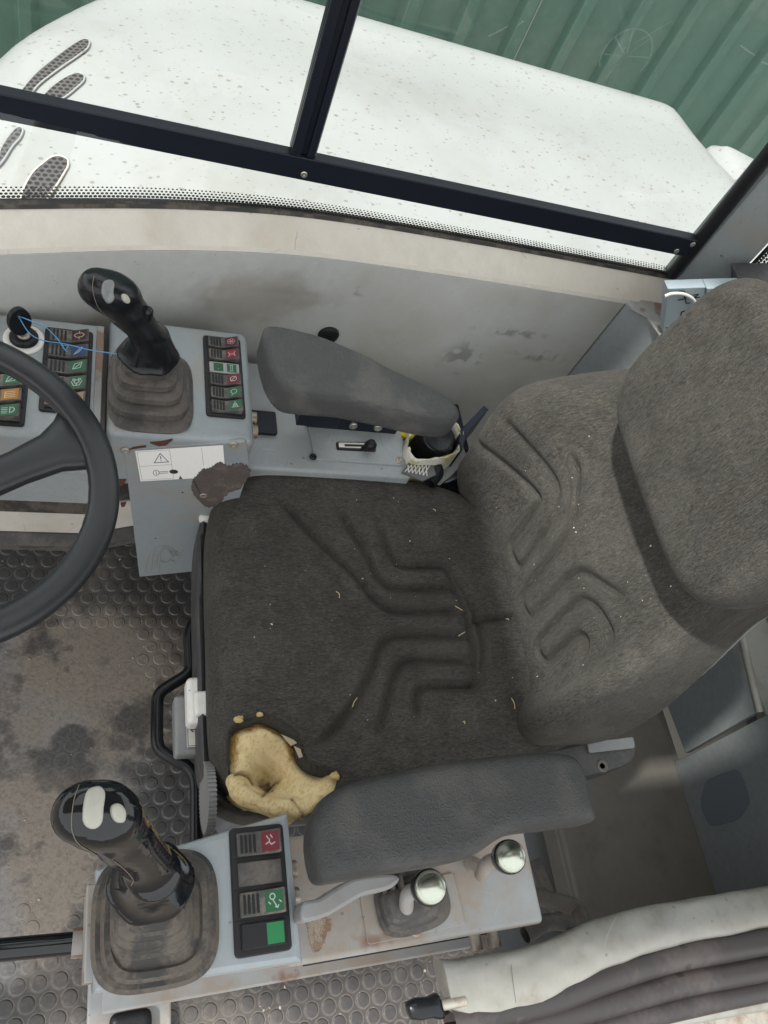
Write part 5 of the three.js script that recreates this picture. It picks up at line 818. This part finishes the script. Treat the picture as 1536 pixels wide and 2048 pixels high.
// ---------------------------------------------------------------- rear of the cab
{
  const r = thing('rear_bulkhead', 'dark grey rear cab panel in two sections behind the seat', 'panel', [1.06, 0.2, -0.3]);
  const x = 1.20; const fp = pix => pix.map(([u, v]) => { const p = onX(u, v, x); return [p.z, p.y]; });
  part(r, 'panel_section', prism([[-0.83, 0.06], [-0.248, 0.10], [-0.27, 0.325], [-0.83, 0.43]], REAR, -x - 0.01, -x + 0.006, 0.002), MAT.reardark);
  part(r, 'panel_edge', rodGeo(V3(x - 0.004, 0.328, -0.268), V3(x - 0.004, 0.433, -0.83), 0.007, 10), MAT.sleeve);
  part(r, 'panel_section', prism([[-0.243, 0.05], [0.2, 0.05], [0.2, 1.0], [-0.31, 1.0], [-0.243, 0.105]], REAR, -x - 0.02, -x, 0.002), MAT.reardark);
  part(r, 'worn_patch', prism(roundPoly(fp([[1412, 1560], [1480, 1535], [1505, 1600], [1480, 1640], [1420, 1655], [1400, 1610]]), 0.02), REAR, -x, -x + 0.0015, 0.0006), std([0.10, 0.118, 0.135], 0.4), { label: 'smooth bluish patch' });
  part(r, 'upper_ledge', rbox(x + 0.02, x + 0.12, 0.29, 0.32, -0.85, -0.2, 0.006), MAT.sleeve);
  const s = thing('rear_floor', null, null, [0.9, 0, -0.3], null, 'structure');
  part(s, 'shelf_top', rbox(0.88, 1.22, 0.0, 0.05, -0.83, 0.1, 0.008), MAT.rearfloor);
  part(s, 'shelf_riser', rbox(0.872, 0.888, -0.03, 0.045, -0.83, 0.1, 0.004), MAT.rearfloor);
  part(s, 'floor_pan', rbox(0.715, 0.9, -0.04, -0.002, -0.83, 0.16, 0.001), MAT.seatbase);
  const h = thing('hose_bundle', 'two dusty grey hoses looping behind the left console', 'hose', [0.6, 0.3, -0.02]);
  const t = (pix, y, rr) => part(h, 'hose', smoothTube(pix.map(([u, v, yy]) => onY(u, v, y + (yy || 0))), rr, 50, 12), MAT.rubberdusty);
  t([[1050, 1870], [1095, 1845], [1140, 1850], [1148, 1885], [1130, 1930, -0.1]], 0.40, 0.011);
  t([[1060, 1790], [1100, 1800], [1150, 1815], [1165, 1850], [1160, 1900, -0.1]], 0.36, 0.012);
  t([[1070, 1720], [1090, 1770], [1110, 1820], [1125, 1850, -0.05]], 0.33, 0.009);
  const v = thing('corner_panel', 'scratched blue-grey corner panel below the radio', 'panel', [0.88, 0.2, -0.78]);
  part(v, 'panel_face', prism([[0.803, 0.86], [0.803, 0.838], [0.93, 0.70], [0.98, 0.70], [0.98, 0.86]], FLAT, 0.05, 0.748, 0.004), MAT.greypanel);
  part(v, 'rusty_cap', prism(flatPoly([[1262, 618], [1300, 585], [1345, 566], [1360, 600], [1345, 700], [1322, 672], [1296, 636]], 0.7505), FLAT, 0.748, 0.7505, 0.0006), MAT.dusty, { label: 'brown stained top' });
}
{
  const z = -0.775, rp = pix => pix.map(([u, v]) => { const p = onZ(u, v, z); return [p.x, p.y]; });
  const r = thing('car_radio', 'pale blue metal radio chassis with a white cable behind the headrest', 'radio', [0.9, 0.752, -0.78]);
  part(r, 'chassis', prism(rp([[1336, 577], [1412, 574], [1400, 720], [1340, 692], [1326, 665]]), FACE, z - 0.018, z, 0.001), std([0.36, 0.43, 0.47], 0.45, { metalness: 0.2 }));
  part(r, 'chassis_end', prism(rp([[1413, 574], [1482, 572], [1470, 720], [1401, 720]]), FACE, z - 0.018, z + 0.003, 0.001), std([0.37, 0.44, 0.48], 0.45, { metalness: 0.2 }));
  const mk = (pix) => part(r, 'stamped_slot', smoothTube(pix.map(([u, v]) => onZ(u, v, z + 0.0006)), 0.0009, 20, 5, false, 0.05), MAT.bezel);
  mk([[1358, 582], [1369, 582], [1369, 598], [1356, 600]]); mk([[1372, 590], [1372, 606], [1380, 606]]); mk([[1360, 642], [1363, 624], [1369, 622], [1368, 642]]); mk([[1372, 642], [1375, 624], [1381, 622], [1379, 638]]); mk([[1332, 655], [1340, 656], [1338, 664]]); mk([[1386, 590], [1398, 588], [1388, 596], [1400, 594]]); mk([[1430, 582], [1438, 582], [1437, 596], [1432, 590]]);
  part(r, 'white_cable', smoothTube([[1330, 592], [1345, 587], [1368, 588], [1386, 598], [1391, 612], [1388, 640], [1380, 660]].map(([u, v]) => onZ(u, v, z + 0.007)), 0.0026, 40, 10), std([0.55, 0.55, 0.52], 0.5));
  const b = thing('control_unit', 'dark grey button unit beside the radio chassis', 'control unit', [0.97, 0.8, -0.74]);
  part(b, 'unit_body', prism(roundPoly(rp([[1484, 570], [1600, 570], [1600, 660], [1484, 660]]), 0.008), FACE, z - 0.05, z + 0.02, 0.004), MAT.plastic);
  part(b, 'unit_face', prism(roundPoly(rp([[1502, 578], [1590, 578], [1590, 640], [1502, 640]]), 0.004), FACE, z + 0.02, z + 0.023, 0.001), MAT.greyplastic);
  for (let i = 0; i < 3; i++) part(b, 'unit_button', prism(roundPoly(rp([[1508 + i * 16, 583], [1520 + i * 16, 583], [1520 + i * 16, 600], [1508 + i * 16, 600]]), 0.001), FACE, z + 0.023, z + 0.026, 0.001), MAT.greyplastic);
}
// ---------------------------------------------------------------- bits of straw on the seat
{
  const R = rng(5);
  const bits = [[[910, 1212], [925, 1221], 0.536], [[917, 1272], [930, 1264], 0.536], [[705, 1414], [714, 1396], 0.535], [[1023, 1396], [1030, 1418], 0.537], [[672, 1183], [679, 1196], 0.537], [[866, 1018], [871, 1022], 0.545], [[926, 1444], [930, 1448], 0.54], [[1012, 1238], [1018, 1240], 0.535]];
  for (const [a, b, y] of bits) { const p = onY(...a, y), q = onY(...b, y), m = p.clone().lerp(q, 0.5).add(V3((R() - 0.5) * 0.004, 0.0012, (R() - 0.5) * 0.004)); const s = smoothTube([p, m, q], 0.0005, 10, 5); const o = thing('straw_blade', 'thin dry straw blade lying on the seat cushion', 'straw', [m.x, y, m.z], 'straw blades on the seat cushion'); part(o, 'blade', s, std([0.62, 0.5, 0.27], 0.8)); }
}

// ---------------------------------------------------------------- cab roof with its glazed hatch, above the frame
{
  const r = thing('cab_canopy', 'grey cab roof with a glazed hatch over the seat', 'canopy', [0.3, 1.72, -0.45]);
  part(r, 'roof_panel', [rbox(-1.5, -0.13, 1.72, 1.77, -0.98, 0.06, 0.01), rbox(0.36, 1.4, 1.72, 1.77, -0.98, 0.06, 0.01), rbox(-0.13, 0.36, 1.72, 1.77, -0.98, -0.78, 0.01), rbox(-0.13, 0.36, 1.72, 1.77, -0.21, 0.06, 0.01)], MAT.cream);
  part(r, 'quarter_panel', [rbox(0.78, 1.3, 0.66, 1.72, 0.10, 0.13, 0.01), rbox(0.72, 1.3, 0.0, 0.465, 0.102, 0.125, 0.005), rbox(1.28, 1.31, 0.2, 0.95, -0.3, 0.13, 0.01)], MAT.greypanel);
  part(r, 'hatch_glass', new THREE.PlaneGeometry(0.49, 0.57).rotateX(Math.PI / 2).translate(0.115, 1.745, -0.495), MAT.glass).castShadow = false;
}

// ---------------------------------------------------------------- grit on the mat, lint on the seat
{
  const R = rng(808), mk = (name, label, n, m, spot) => { const im = new THREE.InstancedMesh(new THREE.IcosahedronGeometry(1, 0), m, n); im.name = name; im.userData = { kind: 'stuff', label, category: name.split('_')[0] }; const M = new THREE.Matrix4(), q = new THREE.Quaternion(), e = new THREE.Euler(); for (let i = 0; i < n; i++) { const [p, s] = spot(R, i); e.set(R() * 6, R() * 6, R() * 6); q.setFromEuler(e); im.setMatrixAt(i, M.compose(p, q, V3(s * (0.6 + R()), s * 0.7, s * (0.5 + R())))); } im.castShadow = im.receiveShadow = true; scene.add(im); };
  mk('floor_grit', 'scattered grit and crumbs on the rubber mat', 420, std([0.34, 0.29, 0.23], 0.9), R => { const r = R(); return [r < 0.75 ? V3(-0.3 + R() * 0.52, 0.0012, -0.76 + R() * 0.8) : V3(0.2 + R() * 0.4, 0.0012, 0.0 + R() * 0.1), 0.0005 + 0.0022 * Math.pow(R(), 4)]; });
  mk('lint_specks', 'tiny pale lint specks on the seat fabric', 90, std([0.6, 0.57, 0.5], 0.9), R => { if (R() < 0.65) { const x = 0.2 + R() * 0.38, z = -0.58 + R() * 0.36; return [V3(x, cushTop(x, -z) + 0.0002, z), 0.0003 + 0.0009 * Math.pow(R(), 3)]; } const u = -0.15 + R() * 0.3, v = 0.04 + R() * 0.26; return [V3(u, v, backTop(u, v) + 0.0002).applyMatrix4(BACK), 0.0003 + 0.0009 * Math.pow(R(), 3)]; });
}
renderer.render(scene, camera);
